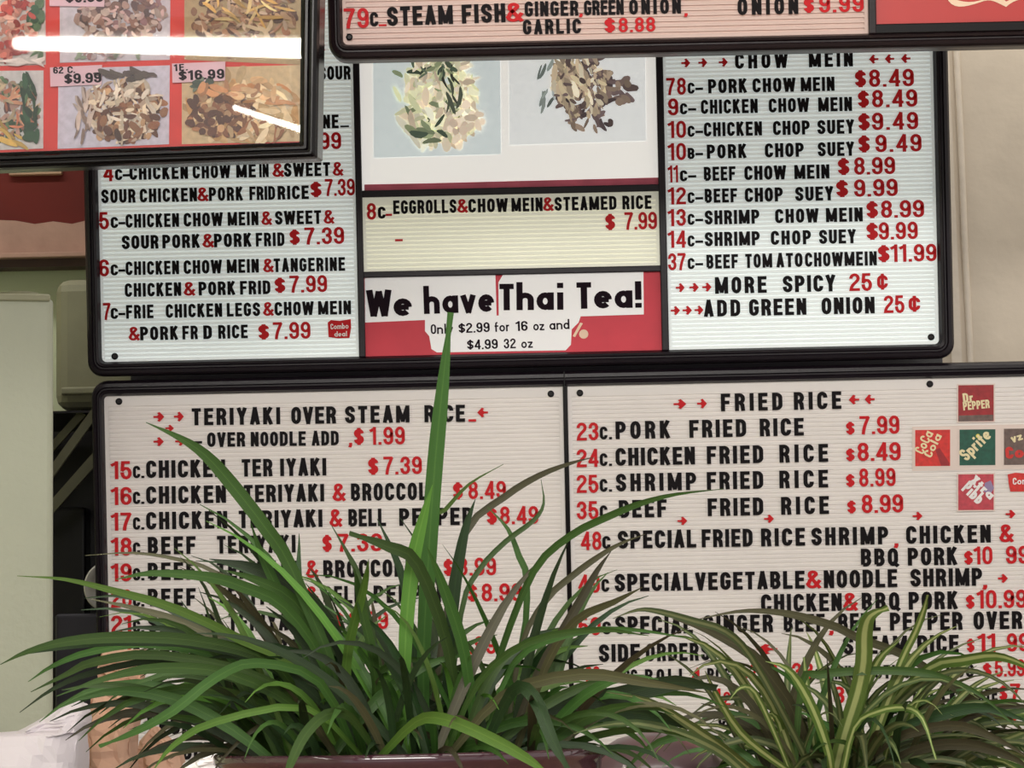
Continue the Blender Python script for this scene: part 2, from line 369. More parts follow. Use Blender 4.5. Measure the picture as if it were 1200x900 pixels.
def glyph_mesh(ch, color, t, thk):
    k = (ch, color, t, thk)
    if k not in GL:
        w_, strokes = glyph(ch, t); V = []; Fc = []
        for j, (p, c) in enumerate(strokes): stroke_verts(p, c, t, V, Fc, thk+j*.00008)
        me = bpy.data.meshes.new('glyph'); me.from_pydata(V, [], Fc); me.materials.append(M[color]); me.update(); GL[k] = (me, w_)
    return GL[k]
NAMES = {'<': 'arrow', '>': 'arrow', '$': 'dollar_sign', '¢': 'cent_sign', '&': 'ampersand'}
def text(pl, parent, s, x0, y0, x1, y1, h, color, n=.0003, t=None, thk=THK, one=None):
    """one string between two pixel points on its base line; every character is its own piece, or all go in one part called ONE"""
    if t is None: t = .198 if color == 'k' else .155
    if s == '$': t = .2
    a = pl.p(x0, y0, n); b_ = pl.p(x1, y1, n); D = (b_-a).length; ang = math.atan2(b_.y-a.y, b_.x-a.x)
    H = h*pl.s; ws = [glyph_mesh(c, color, t, thk)[1] if c != ' ' else .3 for c in s]
    tot = sum(ws)*H; k = 1
    if len(s) > 1:
        gap = (D-tot)/(len(s)-1)
        lo, hi = (.07, .13) if color == 'k' else (.06, .1)
        if gap < lo*H: k = (D-lo*H*(len(s)-1))/tot; gap = lo*H
        elif gap > hi*H: k = min(1.16 if color == 'k' else 1.28 if color == 'r' else 1.55, (D-hi*H*(len(s)-1))/tot); gap = (D-tot*k)/(len(s)-1)
    else: k = D/tot; gap = 0
    x = 0; ux = Vector((math.cos(ang), math.sin(ang), 0)); V = []; Fc = []
    for c, w_ in zip(s, ws):
        if c != ' ':
            me = glyph_mesh(c, color, t, thk)[0]
            if one:
                Mx = Matrix.Translation(a+ux*x) @ Matrix.Rotation(ang, 4, 'Z') @ Matrix.Diagonal((H*k, H, 1, 1))
                kk = len(V); V += [Mx @ v.co for v in me.vertices]; Fc += [tuple(kk+i for i in p.vertices) for p in me.polygons]
            else:
                nm = NAMES.get(c, 'numeral' if c.isdigit() else 'letter' if c.isalpha() else 'punctuation_mark')
                o = bpy.data.objects.new(nm, me); C.objects.link(o); o.parent = parent
                o.location = a+ux*x; o.rotation_euler = (0, 0, ang); o.scale = (H*k, H, 1)
        x += w_*H*k+gap
    if one:
        return mesh_obj(one, V, Fc, M[color], parent)
SL = -.0205
def line(pl, parent, xref, yref, segs, h=16, sl=SL):
    """segs: (string, x0, x1, colour, height or None, dy)"""
    for s in segs:
        st, x0, x1, col = s[:4]; hh = s[4] if len(s) > 4 and s[4] else h; dy = s[5] if len(s) > 5 else 0
        if st in '<>' and len(st) == 1:    # arrows are centred on the line
            yc = yref+sl*(x0-xref)+dy+5; text(pl, parent, st, x0, yc, x1, yc+sl*(x1-x0), hh if len(s) > 4 and s[4] else 15, col)
            continue
        text(pl, parent, st, x0, yref+sl*(x0-xref)+dy, x1, yref+sl*(x1-xref)+dy, hh, col)
def screws(pl, parent, pts, n=.0):
    for x, y in pts:
        c = pl.p(x, y, n); V = []; N_ = 12; r = 4*pl.s
        for z, k in ((0, 1), (.0018, 1), (.0028, .6)): V += [(c.x+r*k*math.cos(6.2832*i/N_), c.y+r*k*math.sin(6.2832*i/N_), c.z+z) for i in range(N_)]
        f = [tuple(range(2*N_, 3*N_))]+[(a*N_+i, a*N_+(i+1) % N_, (a+1)*N_+(i+1) % N_, (a+1)*N_+i) for a in (0, 1) for i in range(N_)]
        mesh_obj('screw', V, f, M['screw'], parent)
def quad(pl, name, pts, n, m, parent, th=.0008):
    A = [pl.p(x, y, n) for x, y in pts]; k = len(A)
    V = A+[Vector((a.x, a.y, n-th)) for a in A]
    return mesh_obj(name, V, [tuple(range(k))]+[(i, (i+1) % k, k+(i+1) % k, k+i) for i in range(k)], m, parent)
def rect_of(pl, x0, y0, x1, y1):
    """axis-aligned local rectangle from the px of left-bottom and right-top"""
    a = pl.p(x0, y0); b_ = pl.p(x1, y1); return a.x, a.y, b_.x, b_.y

# ------------------------------------------------------------ room shell
def wbox(name, p0, p1, m, parent=None, bev=0):
    return box_l(name, min(p0[0], p1[0]), min(p0[1], p1[1]), max(p0[0], p1[0]), max(p0[1], p1[1]), min(p0[2], p1[2]), max(p0[2], p1[2]), m, parent, bev)
tag(wbox('floor', (-3, -2.5, -.1), (3, 4.5, 0), M['floor']), kind='structure')
tag(wbox('ceiling', (-3, -2.5, 2.9), (3, 4.5, 3.0), M['ceiling']), kind='structure')
tag(wbox('wall_back', (-3, 4.35, 0), (3, 4.5, 2.9), M['wallgreen']), kind='structure')
tag(wbox('wall_left', (-3.1, -2.5, 0), (-3, 4.5, 2.9), M['wallgreen']), kind='structure')
a = W(1106, 300, 4.0)
tag(wbox('wall_right', (a.x, 4.0, 0), (2.0, 4.35, 2.9), M['wallcream']), kind='structure')
# painted conduit and corner bead on the cream wall
def vtube(name, x, y, z0, z1, r, m, parent=None, jit=0):
    V = []; N_ = 10; S_ = 24
    for k in range(S_+1):
        dx = jit*math.sin(k*1.7)*.5
        V += [(x+dx+r*math.cos(6.2832*i/N_), y+r*math.sin(6.2832*i/N_), z0+(z1-z0)*k/S_) for i in range(N_)]
    f = [(k*N_+i, k*N_+(i+1) % N_, (k+1)*N_+(i+1) % N_, (k+1)*N_+i) for k in range(S_) for i in range(N_)]
    return mesh_obj(name, V, f, m, parent, True)
c1 = W(1137, 240, 4.0)
t_ = vtube('trim_1', c1.x, 4.0, .9, 2.9, .0055, M['conduit'], jit=.0012); tag(t_, kind='structure')
c1 = W(1124, 240, 4.0)
tag(wbox('trim_2', (c1.x-.012, 3.994, .9), (c1.x+.004, 4.001, 2.9), M['conduit']), kind='structure')
# red painted band, bare board with torn paint, dark trim: left of the boards, on the back wall
YB = 4.349
def at_y(px, py, y):
    d = F*FPX + RT*(px-600) + UP*(450-py); return CAM+d*(y/d.y)
z_r0 = at_y(50, 262, YB).z
tag(wbox('wall_band', (-3, 4.325, z_r0-.03), (.0, YB, 2.9), M['redwall']), kind='structure')
a = at_y(50, 262, 4.30).z; b_ = at_y(50, 301, 4.30).z
V = []; n_ = 90
for i in range(n_+1):
    x = -3+2.9*i/n_; zz = a+random.uniform(-.006, .006)+.010*math.sin(i*.7)*math.sin(i*.23)
    V += [(x, 4.30, b_), (x, 4.30, zz), (x, 4.325, zz+.004), (x, 4.325, b_)]
f = [(4*i+k, 4*i+4+k, 4*i+4+(k+1) % 4, 4*i+(k+1) % 4) for i in range(n_) for k in range(4)]
tag(mesh_obj('trim_3', V, f, M['peach']), kind='structure')
tag(wbox('trim_4', (-3, 4.27, b_-.006), (-.1, 4.325, b_+.003), M['peach'], bev=.002), kind='structure')
tag(wbox('trim_5', (-3, 4.285, at_y(50, 312, 4.28).z), (-.1, 4.325, b_-.006), M['darkwood']), kind='structure')
q0 = at_y(10, 205, 4.31); q1 = at_y(72, 198, 4.31)
o = wbox('label_strip', (q0.x, 4.312, q0.z), (q1.x, 4.3249, q0.z+.009), mat('tan_strip', (196, 160, 132), .6), bev=.002)
tag(o, 'thin pale tan strip stuck on the dark red wall band under the photo board', 'strip')
# boards are carried by a soffit bracket wall behind them, coloured black for the shade in the gap
tag(wbox('wall_panel', (W(135, 300, 3.9).x, 4.0, 0.9), (W(1106, 300, 4.0).x, 4.06, 2.9), M['dark']), kind='structure')

# ------------------------------------------------------------ upper menu board
D0 = 3.75
UB = Plane('menu_board', 600, 260, D0)
tag(UB.root, 'upper white letter board with chow mein prices, dish photos and Thai tea notice', 'menu board')
ox0, oy0 = UB.p(103.5, 441).x, UB.p(600, 431).y
ox1 = UB.p(1114.5, 250).x; oy1 = UB.p(600, -40).y
ix0, iy0, ix1, iy1 = UB.p(117, 300).x, UB.p(600, 414).y, UB.p(1097, 250).x, UB.p(600, -25).y
ring('frame', (ox0, oy0, ox1, oy1), (ix0, iy0, ix1, iy1), .022, .007, PROF, M['frame'], UB.root)
box_l('back_panel', ox0+.008, oy0+.008, ox1-.008, oy1-.008, -.04, -.012, M['dark'], UB.root)
dv = [(UB.p(421.5, 260).x-.0048, UB.p(421.5, 260).x+.0048), (UB.p(776.5, 260).x-.0052, UB.p(776.5, 260).x+.0052)]
for x0, x1 in dv: box_l('divider', x0, iy0-.001, x1, iy1+.001, -.012, .008, M['frame'], UB.root, .0015)
mx0, mx1 = dv[0][1], dv[1][0]
yd1 = UB.p(600, 223.5).y; yd2 = UB.p(600, 318.5).y
box_l('divider', mx0-.001, yd1-.0055, mx1+.001, yd1+.0045, -.012, .007, M['frame'], UB.root, .0015)
box_l('divider', mx0-.001, yd2-.0045, mx1+.001, yd2+.0045, -.012, .007, M['frame'], UB.root, .0015)
PI_ = 5.12*UB.s
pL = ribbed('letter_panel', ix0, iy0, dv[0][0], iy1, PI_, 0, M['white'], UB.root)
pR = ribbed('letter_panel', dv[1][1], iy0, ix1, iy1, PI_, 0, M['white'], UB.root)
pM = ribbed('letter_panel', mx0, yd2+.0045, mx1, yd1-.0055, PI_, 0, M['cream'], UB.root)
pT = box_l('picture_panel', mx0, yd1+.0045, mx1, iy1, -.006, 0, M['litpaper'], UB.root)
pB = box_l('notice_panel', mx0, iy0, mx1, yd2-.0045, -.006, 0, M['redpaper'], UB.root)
k, r = 'k', 'r'
P = lambda *a_: line(UB, pL, *a_)
P(392, 93.5, [('SOUR', 374, 411, k)])
P(376, 121, [('9', 371, 379, r, 19)])
P(385, 150.5, [('ERINE', 352, 397, k), ('-', 399, 409, k, 10, 2)])
P(385, 175, [('7.99', 355, 400, r, 20)])
P(372, 60, [('&', 370, 380, r, 17)])
P(150, 211, [('4', 121.5, 133, r, 20, 1), ('C', 135, 143.5, k, 13), ('-', 144, 152, k, 14), ('CHICKEN', 152, 220.5, k), ('CHOW', 226, 270, k), ('ME', 277, 300, k), ('IN', 304, 315, k), ('&', 320, 332, r), ('SWEET', 333, 387, k), ('&', 390.5, 401.5, r)])
P(130, 238, [('SOUR', 119, 159, k), ('CHICKEN', 164, 231, k), ('&', 232, 243.5, r), ('PORK', 245, 285, k), ('FRID', 292.5, 322.5, k), ('RICE', 325.5, 362, k), ('$', 364, 377, r, 18, -2), ('7.39', 381, 416, r, 20, -3)])
P(150, 267, [('5', 116.5, 128, r, 20, 1), ('C', 130, 138.5, k, 13), ('-', 139, 147, k, 14), ('CHICKEN', 147.5, 210, k), ('CHOW', 215.5, 261, k), ('MEIN', 267, 303, k), ('&', 307, 318, r), ('SWEET', 322.5, 376.5, k), ('&', 380, 391, r)])
P(150, 292, [('SOUR', 143, 186, k), ('PORK', 190.5, 234.5, k), ('&', 238, 250, r), ('PORK', 251, 295, k), ('FRID', 300, 333.5, k), ('$', 339.5, 351.5, r, 18, -1), ('7.39', 357, 403.5, r, 20, -1)])
P(150, 322.5, [('6', 116.5, 128, r, 20, 1), ('C', 130, 138.5, k, 13), ('-', 139, 147, k, 14), ('CHICKEN', 147.5, 210, k), ('CHOW', 215.5, 260, k), ('MEIN', 266, 303.5, k), ('&', 309, 320, r), ('TANGERINE', 321, 404.5, k)])
P(150, 348, [('CHICKEN', 146.5, 212.5, k), ('&', 216, 228, r), ('PORK', 233, 276, k), ('FRID', 281.5, 317, k), ('$', 322, 334.5, r, 18, -1), ('7.99', 339.5, 383.5, r, 20, -1)])
P(150, 373.5, [('7', 121, 130, r, 20, 1), ('C', 130, 138.5, k, 13), ('-', 139, 147, k, 14), ('FRIE', 148, 180, k), ('CHICKEN', 194.5, 260.5, k), ('LEGS', 266, 305, k), ('&', 309, 320, r), ('CHOW', 322, 367.5, k), ('MEIN', 373, 411.5, k)])
P(160, 399, [('&', 151.5, 163, r), ('PORK', 164.5, 209, k), ('FR', 214, 232, k), ('D', 238.5, 248.5, k), ('RICE', 256, 290.5, k), ('$', 303, 315.5, r, 18, 2), ('7.99', 320, 364, r, 20, 2)])
screws(UB, pL, [(134.6, 417.6)])
P = lambda *a_: line(UB, pR, *a_)
P(862, 80.7, [('CHOW', 861.5, 923, k, 18), ('MEIN', 948, 999.5, k, 18), ('>', 798.5, 808, r, 14, -6), ('>', 818.5, 828, r, 14, -6), ('>', 842.5, 852, r, 14, -6), ('<', 1019.5, 1029.5, r, 14, -6), ('<', 1038, 1048, r, 14, -6), ('<', 1057, 1067, r, 14, -6)])
def row(y, num, c2, segs, price, px):
    P(830, y, [(num, 783 if num != '78' else 781, 804 if num != '11' and len(num) > 1 else 795, r, 20, 1), (c2, 806 if num not in ('9', '11') else 797, 814 if num not in ('9', '11') else 805.5, k, 13), ('-', *((815, 824) if num not in ('9', '11') else (806.5, 816)), k, 14)]
      + [(s, a_, b2, k, 16.5) for s, a_, b2 in segs] + [('$', px[0], px[1], r, 20, -3.5), (price, px[2], px[3], r, 20.5, -3.5)])
row(109.5, '78', 'C', [('PORK', 830, 875.5), ('CHOW', 882, 932), ('MEIN', 938.5, 978)], '8.49', (1002, 1015, 1018.5, 1071))
row(133.5, '9', 'C', [('CHICKEN', 821.5, 888), ('CHOW', 901, 948), ('MEIN', 959, 998.5)], '8.49', (1005.5, 1018.5, 1022, 1075))
row(160, '10', 'C', [('CHICKEN', 825, 893), ('CHOP', 906, 949), ('SUEY', 958, 1001)], '9.49', (1006, 1019.5, 1022, 1076))
row(186, '10', 'B', [('PORK', 828.5, 875), ('CHOP', 896.5, 942), ('SUEY', 958.5, 1001)], '9.49', (1006, 1019.5, 1026, 1080))
row(212, '11', 'C', [('BEEF', 825, 862), ('CHOW', 872.5, 921), ('MEIN', 931, 972)], '8.99', (982, 995.5, 1001, 1049))
row(237.8, '12', 'C', [('BEEF', 826, 864), ('CHOP', 873, 917.5), ('SUEY', 932, 976.5)], '9.99', (980, 994, 1001, 1052))
row(263.2, '13', 'C', [('SHRIMP', 826, 890), ('CHOW', 908.5, 959), ('MEIN', 968, 1011)], '8.99', (1015.5, 1029, 1032.5, 1083))
row(288.6, '14', 'C', [('SHRIMP', 826, 890.5), ('CHOP', 903.5, 950.5), ('SUEY', 960, 1003)], '9.99', (1015.5, 1029, 1030, 1075.5))
row(315, '37', 'C', [('BEEF', 828, 865), ('TOM', 873.5, 905), ('ATO', 910, 940.5), ('CHOWMEIN', 943.5, 1027.5)], '11.99', (1029, 1042.5, 1044, 1097.5))
P(838, 344.3, [('MORE', 838, 898.5, k, 19.5), ('SPICY', 917.5, 979, k, 19.5), ('25', 995.5, 1022, r, 20.5), ('¢', 1028, 1040.5, r, 20, 0), ('>', 792, 801.5, r, 14, -6), ('>', 808, 818, r, 14, -6), ('>', 823, 833, r, 14, -6)])
P(838, 371, [('ADD', 825, 867.5, k, 19.5), ('GREEN', 878, 945, k, 19.5), ('ONION', 963, 1025, k, 19.5), ('25', 1036, 1060, r, 20.5), ('¢', 1065, 1078.5, r, 20, 0), ('>', 786, 796, r, 14, -6), ('>', 800, 810, r, 14, -6), ('>', 814, 823.5, r, 14, -6)])
screws(UB, pR, [(1091, 395)])
P = lambda *a_: line(UB, pM, *a_)
P(461, 251, [('8', 430, 441, r, 19.5, 6), ('C', 443, 452, k, 14, 5), ('_', 452, 459.5, r, 16, 2), ('EGGROLLS', 461, 535, k), ('&', 536.5, 547.5, r), ('CHOW', 549, 595, k), ('MEIN', 599.5, 636, k), ('&', 637, 648, r), ('STEAMED', 650, 722.5, k), ('RICE', 729.5, 763.5, k)])
P(710, 269.8, [('$', 709.5, 721, r, 19), ('7.99', 732, 770, r, 20.5), ('_', 463, 472, r, 16, 8)])
# rounded combo sticker
o = quad(UB, 'combo_sticker', [(384, 378), (388, 375), (398, 376), (411, 374), (411.5, 384), (409.5, 396), (396, 396.5), (385, 395)], .0016, M['r'], UB.root)
tag(o, 'small red combo sticker')
text(UB, o, 'Combo', 387.5, 386, 408.5, 385, 6.5, 'stwhite', .0017, .16, .0004, one='lettering')
text(UB, o, 'deal', 392, 394.5, 407, 394, 6, 'stwhite', .0017, .16, .0004, one='lettering')
# Thai tea notice: paper strips
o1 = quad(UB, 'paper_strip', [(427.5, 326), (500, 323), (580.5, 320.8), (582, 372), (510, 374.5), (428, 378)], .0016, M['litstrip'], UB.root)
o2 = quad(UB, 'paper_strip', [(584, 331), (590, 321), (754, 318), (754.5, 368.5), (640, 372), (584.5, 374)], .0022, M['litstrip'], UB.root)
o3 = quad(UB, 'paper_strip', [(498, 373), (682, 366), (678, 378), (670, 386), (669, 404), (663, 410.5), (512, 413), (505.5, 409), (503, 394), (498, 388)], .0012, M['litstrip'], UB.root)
for s_, xa, ya, xb, yb, h_, pp in (('We', 430.5, 371, 483, 370, 31, o1), ('have', 497, 368, 579.5, 365, 31, o1), ('Thai', 585.5, 363.7, 661, 363, 31, o2), ('Tea!', 676, 362, 752, 360.5, 31, o2)):
    text(UB, pp, s_, xa, ya, xb, yb, h_, 'dr', .0023, .2 if s_ != 'have' else .2, .0006, one='lettering')
for s_, xa, ya, xb, yb in (('Only', 505, 391.5, 531, 390.8), ('$2.99', 537.5, 390.4, 574, 389), ('for', 580, 389, 597.5, 388), ('16', 604.5, 388, 618.5, 387.5), ('oz', 625, 387.3, 638, 387), ('and', 644, 386.5, 667.5, 385.5), ('$4.99', 547.5, 409.8, 583.5, 408.6), ('32', 590.5, 408.5, 604.5, 408), ('oz', 611, 408, 624.5, 407.5)):
    text(UB, o3, s_, xa, ya, xb, yb, 11.5, 'dr', .0013, .15, .0005, one='lettering')
pc = [(684+5.5*math.cos(a_*.5236), 391.5+5.5*math.sin(a_*.5236)) for a_ in range(12)]
quad(UB, 'printed_dot', pc, .0012, M['swirl'], pB)
quad(UB, 'printed_slash', [(671, 394), (674, 395), (683, 379), (680, 378)], .0012, M['swirl'], pB)
quad(UB, 'pink_strip', [(427, 216.2), (500, 214.8), (772, 208), (772, 217.2), (427, 224.8)], .0012, M['pinkstrip'], pT)
def photo(pl, parent, name, pts, bg, blobs, n=.0008, seed=1):
    """flat printed photo: background quad and many overlapping printed shapes; blobs = [(count, cx, cy, rx, ry, len, wid, palette)]"""
    rnd = random.Random(seed); V = []; Fc = []; cols = []
    A = [pl.p(x, y, n) for x, y in pts]; kk = len(A); V += A; Fc.append(tuple(range(kk))); cols.append(bg)
    low = [Vector((a_.x, a_.y, n-.0006)) for a_ in A]; V += low
    for i in range(kk): Fc.append((i, (i+1) % kk, kk+(i+1) % kk, kk+i)); cols.append(bg)
    xs = [p_[0] for p_ in pts]; ys = [p_[1] for p_ in pts]
    xmin, xmax, ymin, ymax = min(xs)+1, max(xs)-1, min(ys)+1, max(ys)-1; j = 0
    for cnt, cx, cy, rx, ry, ln, wd, pal, *rest in blobs:
        if cnt > 18: cnt = int(cnt*2.3); ln *= .66; wd *= .68
        elif cnt > 9: cnt = int(cnt*1.4); ln *= .85; wd *= .8
        for _ in range(cnt):
            aa = rnd.uniform(0, 6.283); rr_ = math.sqrt(rnd.random()); x = cx+rx*rr_*math.cos(aa); y = cy+ry*rr_*math.sin(aa)
            l_ = ln*rnd.uniform(.6, 1.3); w_ = wd*rnd.uniform(.6, 1.3); th = rnd.uniform(0, 3.14) if not rest else rest[0]+rnd.uniform(-.5, .5)
            j += 1; z = n+.000012*j; c = rnd.choice(pal); f_ = rnd.uniform(.82, 1.15); c = tuple(min(255, v*f_) for v in c)
            bend = rnd.uniform(-.5, .5); ringp = []
            for q in range(10):
                u_ = math.cos(q*.6283)*l_; v_ = math.sin(q*.6283)*w_*rnd.uniform(.8, 1.15)+bend*u_*u_/max(ln, 1)*.5
                X_ = min(max(x+u_*math.cos(th)-v_*math.sin(th), xmin), xmax); Y_ = min(max(y+u_*math.sin(th)+v_*math.cos(th), ymin), ymax)
                ringp.append((X_, Y_))
            b0 = len(V); V += [pl.p(X_, Y_, z) for X_, Y_ in ringp]; Fc.append(tuple(range(b0, b0+10))); cols.append(c)
    me = bpy.data.meshes.new(name); me.from_pydata([tuple(v) for v in V], [], Fc); me.materials.append(M['printlit' if pl is UB else 'print'])
    ca = me.color_attributes.new('Col', 'FLOAT_COLOR', 'CORNER'); i = 0
    for p_, c in zip(me.polygons, cols):
        for _ in p_.loop_indices: ca.data[i].color = (*lin(c), 1); i += 1
    me.update()
    for p_ in me.polygons:
        pass
    o = bpy.data.objects.new(name, me); C.objects.link(o); o.parent = parent; return o
pale = [(232, 226, 196), (222, 222, 186), (240, 236, 214), (212, 216, 176), (236, 222, 200), (226, 208, 184)]
grn = [(96, 110, 92), (70, 84, 70), (130, 142, 112), (150, 160, 124)]
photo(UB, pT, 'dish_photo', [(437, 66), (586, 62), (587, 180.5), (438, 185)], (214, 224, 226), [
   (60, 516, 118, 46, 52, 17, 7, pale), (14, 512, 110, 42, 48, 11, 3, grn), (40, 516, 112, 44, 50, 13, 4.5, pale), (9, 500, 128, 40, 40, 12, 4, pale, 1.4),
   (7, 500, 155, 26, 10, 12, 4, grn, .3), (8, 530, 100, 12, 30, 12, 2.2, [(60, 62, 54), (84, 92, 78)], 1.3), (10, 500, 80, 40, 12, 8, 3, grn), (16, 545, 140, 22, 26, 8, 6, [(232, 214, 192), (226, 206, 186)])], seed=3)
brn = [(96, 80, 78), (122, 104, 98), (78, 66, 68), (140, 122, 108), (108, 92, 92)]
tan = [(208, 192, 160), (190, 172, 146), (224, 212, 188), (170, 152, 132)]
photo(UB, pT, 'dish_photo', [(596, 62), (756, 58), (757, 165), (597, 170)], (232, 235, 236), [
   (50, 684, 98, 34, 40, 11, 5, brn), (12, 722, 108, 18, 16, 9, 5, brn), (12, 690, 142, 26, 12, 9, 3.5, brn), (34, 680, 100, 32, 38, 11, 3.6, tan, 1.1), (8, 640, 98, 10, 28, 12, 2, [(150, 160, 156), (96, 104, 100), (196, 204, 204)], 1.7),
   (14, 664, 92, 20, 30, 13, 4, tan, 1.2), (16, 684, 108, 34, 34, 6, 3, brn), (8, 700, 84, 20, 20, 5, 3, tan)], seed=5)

# ------------------------------------------------------------ lower menu board
LB = Plane('menu_board', 600, 700, D0+.006)
tag(LB.root, 'wide lower letter board listing teriyaki and fried rice in two white panels, behind the plants', 'menu board')
ox0, oy1 = LB.p(110.5, 600).x, LB.p(600, 436).y
ox1 = LB.p(1420, 600).x; oy0 = LB.p(600, 1010).y
ix0, iy1 = LB.p(125, 600).x, LB.p(600, 454).y
ix1 = LB.p(1404, 600).x; iy0 = LB.p(600, 995).y
ring('frame', (ox0, oy0, ox1, oy1), (ix0, iy0, ix1, iy1), .024, .006, PROF, M['frame'], LB.root)
box_l('back_panel', ox0+.008, oy0+.008, ox1-.008, oy1-.008, -.04, -.012, M['dark'], LB.root)
dx = LB.p(665.2, 600).x
box_l('divider', dx-.0034, iy0-.001, dx+.0034, iy1+.001, -.012, .006, M['gloss'], LB.root, .001)
sx = LB.p(661, 445).x
box_l('frame_joint', sx-.0008, iy1-.002, sx+.0008, oy1-.001, -.03, .0135, M['gloss'], LB.root)
qL = ribbed('letter_panel', ix0, iy0, dx-.0034, iy1, PI_, 0, M['rosewhite'], LB.root, .006)
qR = ribbed('letter_panel', dx+.0034, iy0, ix1, iy1, PI_, 0, M['rosewhite'], LB.root, .006)
screws(LB, qL, [(139.5, 470.5), (645.5, 461.5)]); screws(LB, qR, [(679.5, 460.5), (1089.5, 450)])
P = lambda *a_: line(LB, qL, *a_)
P(240, 498.3, [('TERIYAKI', 225, 328.5, k, 20), ('OVER', 341.5, 394, k, 20), ('STEAM', 404.5, 480, k, 20), ('RICE', 497.5, 545, k, 20), ('_', 549, 558, r, 18), ('<', 560.5, 572, r, 15, -8), ('>', 180, 191.5, r, 15, -8), ('>', 204, 214.5, r, 15, -8)], 20, -.0135)
P(243, 523.8, [('OVER', 243, 287.5, k), ('NOODLE', 294, 358.5, k), ('ADD', 365.5, 397, k), (',', 409, 413, r, 18), ('$', 415, 426.5, r, 20), ('1.99', 433.5, 474.5, r, 21), ('>', 180, 191, r, 14, -5), ('>', 205.5, 216, r, 14, -5), ('-', 228, 237, k, 14), ('>', 194, 203, r, 11, -22)], 17, -.013)
def rowl(y, num, segs, dollar, price, h=20.5, sl=-.0145, cc='C'):
    P(172, y, [(num, 130.5, 154.5, r, 21, .8), (cc, 156, 164.5, k, 14.5), ('.', 166, 169, k, 14)]
      + [(s, a_, b2, c_, h) for s, a_, b2, c_ in segs] + ([('$', dollar[0], dollar[1], r, 20, 0)] if dollar else []) + ([(price[0], price[1], price[2], r, 21, 0)] if price else []), h, sl)
rowl(560.2, '15', [('CHICKEN', 171.5, 264, k), ('TER', 283.5, 319.5, k), ('IYAKI', 328.5, 382.5, k)], (431.5, 443.5), ('7.39', 449.5, 494.5))
rowl(590.5, '16', [('CHICKEN', 171.5, 265, k), ('TERIYAKI', 286, 380, k), ('&', 390.5, 404, r), ('BROCCOLI', 411.5, 508, k)], (531, 542.5), ('8.49', 549, 593))
rowl(620.5, '17', [('CHICKEN', 171.5, 266.5, k), ('TERIYAKI', 280, 378, k), ('&', 387, 400, r), ('BELL', 408.5, 452.5, k), ('PEPPER', 468, 554, k)], (570.5, 582.5), ('8.49', 586, 631))
rowl(649.8, '18', [('BEEF', 173.5, 229.5, k), ('TERIYAKI', 254.5, 346.5, k)], (378, 389), ('7.39', 395.5, 448))
rowl(680, '19', [('BEEF', 173.5, 229.5, k), ('TERIYAKI', 254.5, 348, k), ('&', 359.5, 372, r), ('BROCCOLI', 379, 480, k)], (520, 531), ('8.99', 536.5, 581.5))
rowl(710.5, '20', [('BEEF', 173.5, 229.5, k), ('TERIYAKI', 254.5, 348, k), ('&', 359.5, 372, r), ('BELL', 379, 425, k), ('PEPPER', 438, 524, k)], (548, 559.5), ('8.99', 564.5, 612))
rowl(741, '21', [('SHRIMP', 173.5, 252, k), ('TERIYAKI', 268, 358, k)], (392, 403), ('8.99', 409, 455))
rowl(772, '22', [('SHRIMP', 173.5, 252, k), ('&', 262, 274, r), ('BROCCOLI', 284, 384, k)], (520, 531), ('9.99', 536.5, 581.5))
P(175, 830, [('ALMOND', 171, 246, k), ('CHICKEN', 262, 350, k)], 20, -.015)
P(175, 861, [('VEGETABLE', 173, 290, k), ('BEEF', 302, 360, k)], 20, -.015)
P(215, 890, [('BEEF', 214, 262, k), ('TOFU', 276, 330, k)], 20, -.015)
P = lambda *a_: line(LB, qR, *a_)
P(845, 482, [('FRIED', 845, 917, k), ('RICE', 930.5, 986, k), ('>', 789.5, 803, r, 15, -7), ('>', 817, 827.5, r, 15, -7), ('<', 996, 1007, r, 15, -8), ('<', 1014.5, 1025, r, 15, -8)], 20.5)
def rowr(y, num, segs, dollar, price):
    P(722, y, [(num, 676, 701.5, r, 21, .8), ('C', 703, 712, k, 15), ('.', 714, 717, k, 14)]
      + [(s, a_, b2, c_, 20.8) for s, a_, b2, c_ in segs] + [('$', dollar[0], dollar[1], r, 15, 0)] + [(price[0], price[1], price[2], r, 21.5, 0)], 20.8, -.0195)
rowr(514.7, '23', [('PORK', 721.5, 785.5, k), ('FRIED', 808, 874.5, k), ('RICE', 890.5, 942, k)], (991.5, 1001.5), ('7.99', 1007.5, 1054))
rowr(545.9, '24', [('CHICKEN', 721.5, 814.5, k), ('FRIED', 828.5, 894.5, k), ('RICE', 913.5, 970.5, k)], (991.5, 1001.5), ('8.49', 1005, 1055.5))
rowr(576, '25', [('SHRIMP', 722, 816, k), ('FRIED', 828.5, 894.5, k), ('RICE', 913.5, 970.5, k)], (991.5, 1001.5), ('8.99', 1007, 1049.5))
rowr(607, '35', [('BEEF', 725.5, 781.5, k), ('FRIED', 829.5, 894.5, k), ('RICE', 915.5, 971.5, k)], (993, 1003), ('8.99', 1010, 1058.5))
for x_, y_ in ((794, 611), (895.5, 608.5), (1069.5, 605.3), (1178.5, 603)):
    text(LB, qR, '>', x_, y_+6, x_+10.5, y_+5.8, 13, r)
P(724, 643, [('48', 681, 705, r, 21.5, 1), ('C', 706, 715.5, k, 15), ('SPECIAL', 724, 816, k), ('FRIED', 822.5, 882, k), ('RICE', 892, 943.5, k), ('SHRIMP', 951, 1041, k), (',', 1048, 1053, r, 18, 2), ('CHICKEN', 1062, 1161, k), ('&', 1172, 1186.5, r)], 20.8, -.0168)
P(1009, 663.8, [('BBQ', 1009, 1052.5, k), ('PORK', 1064, 1122, k), ('$', 1130, 1140, r, 16), ('10', 1141.5, 1163, r, 21), ('99', 1179, 1206, r, 21)], 20.8, -.018)
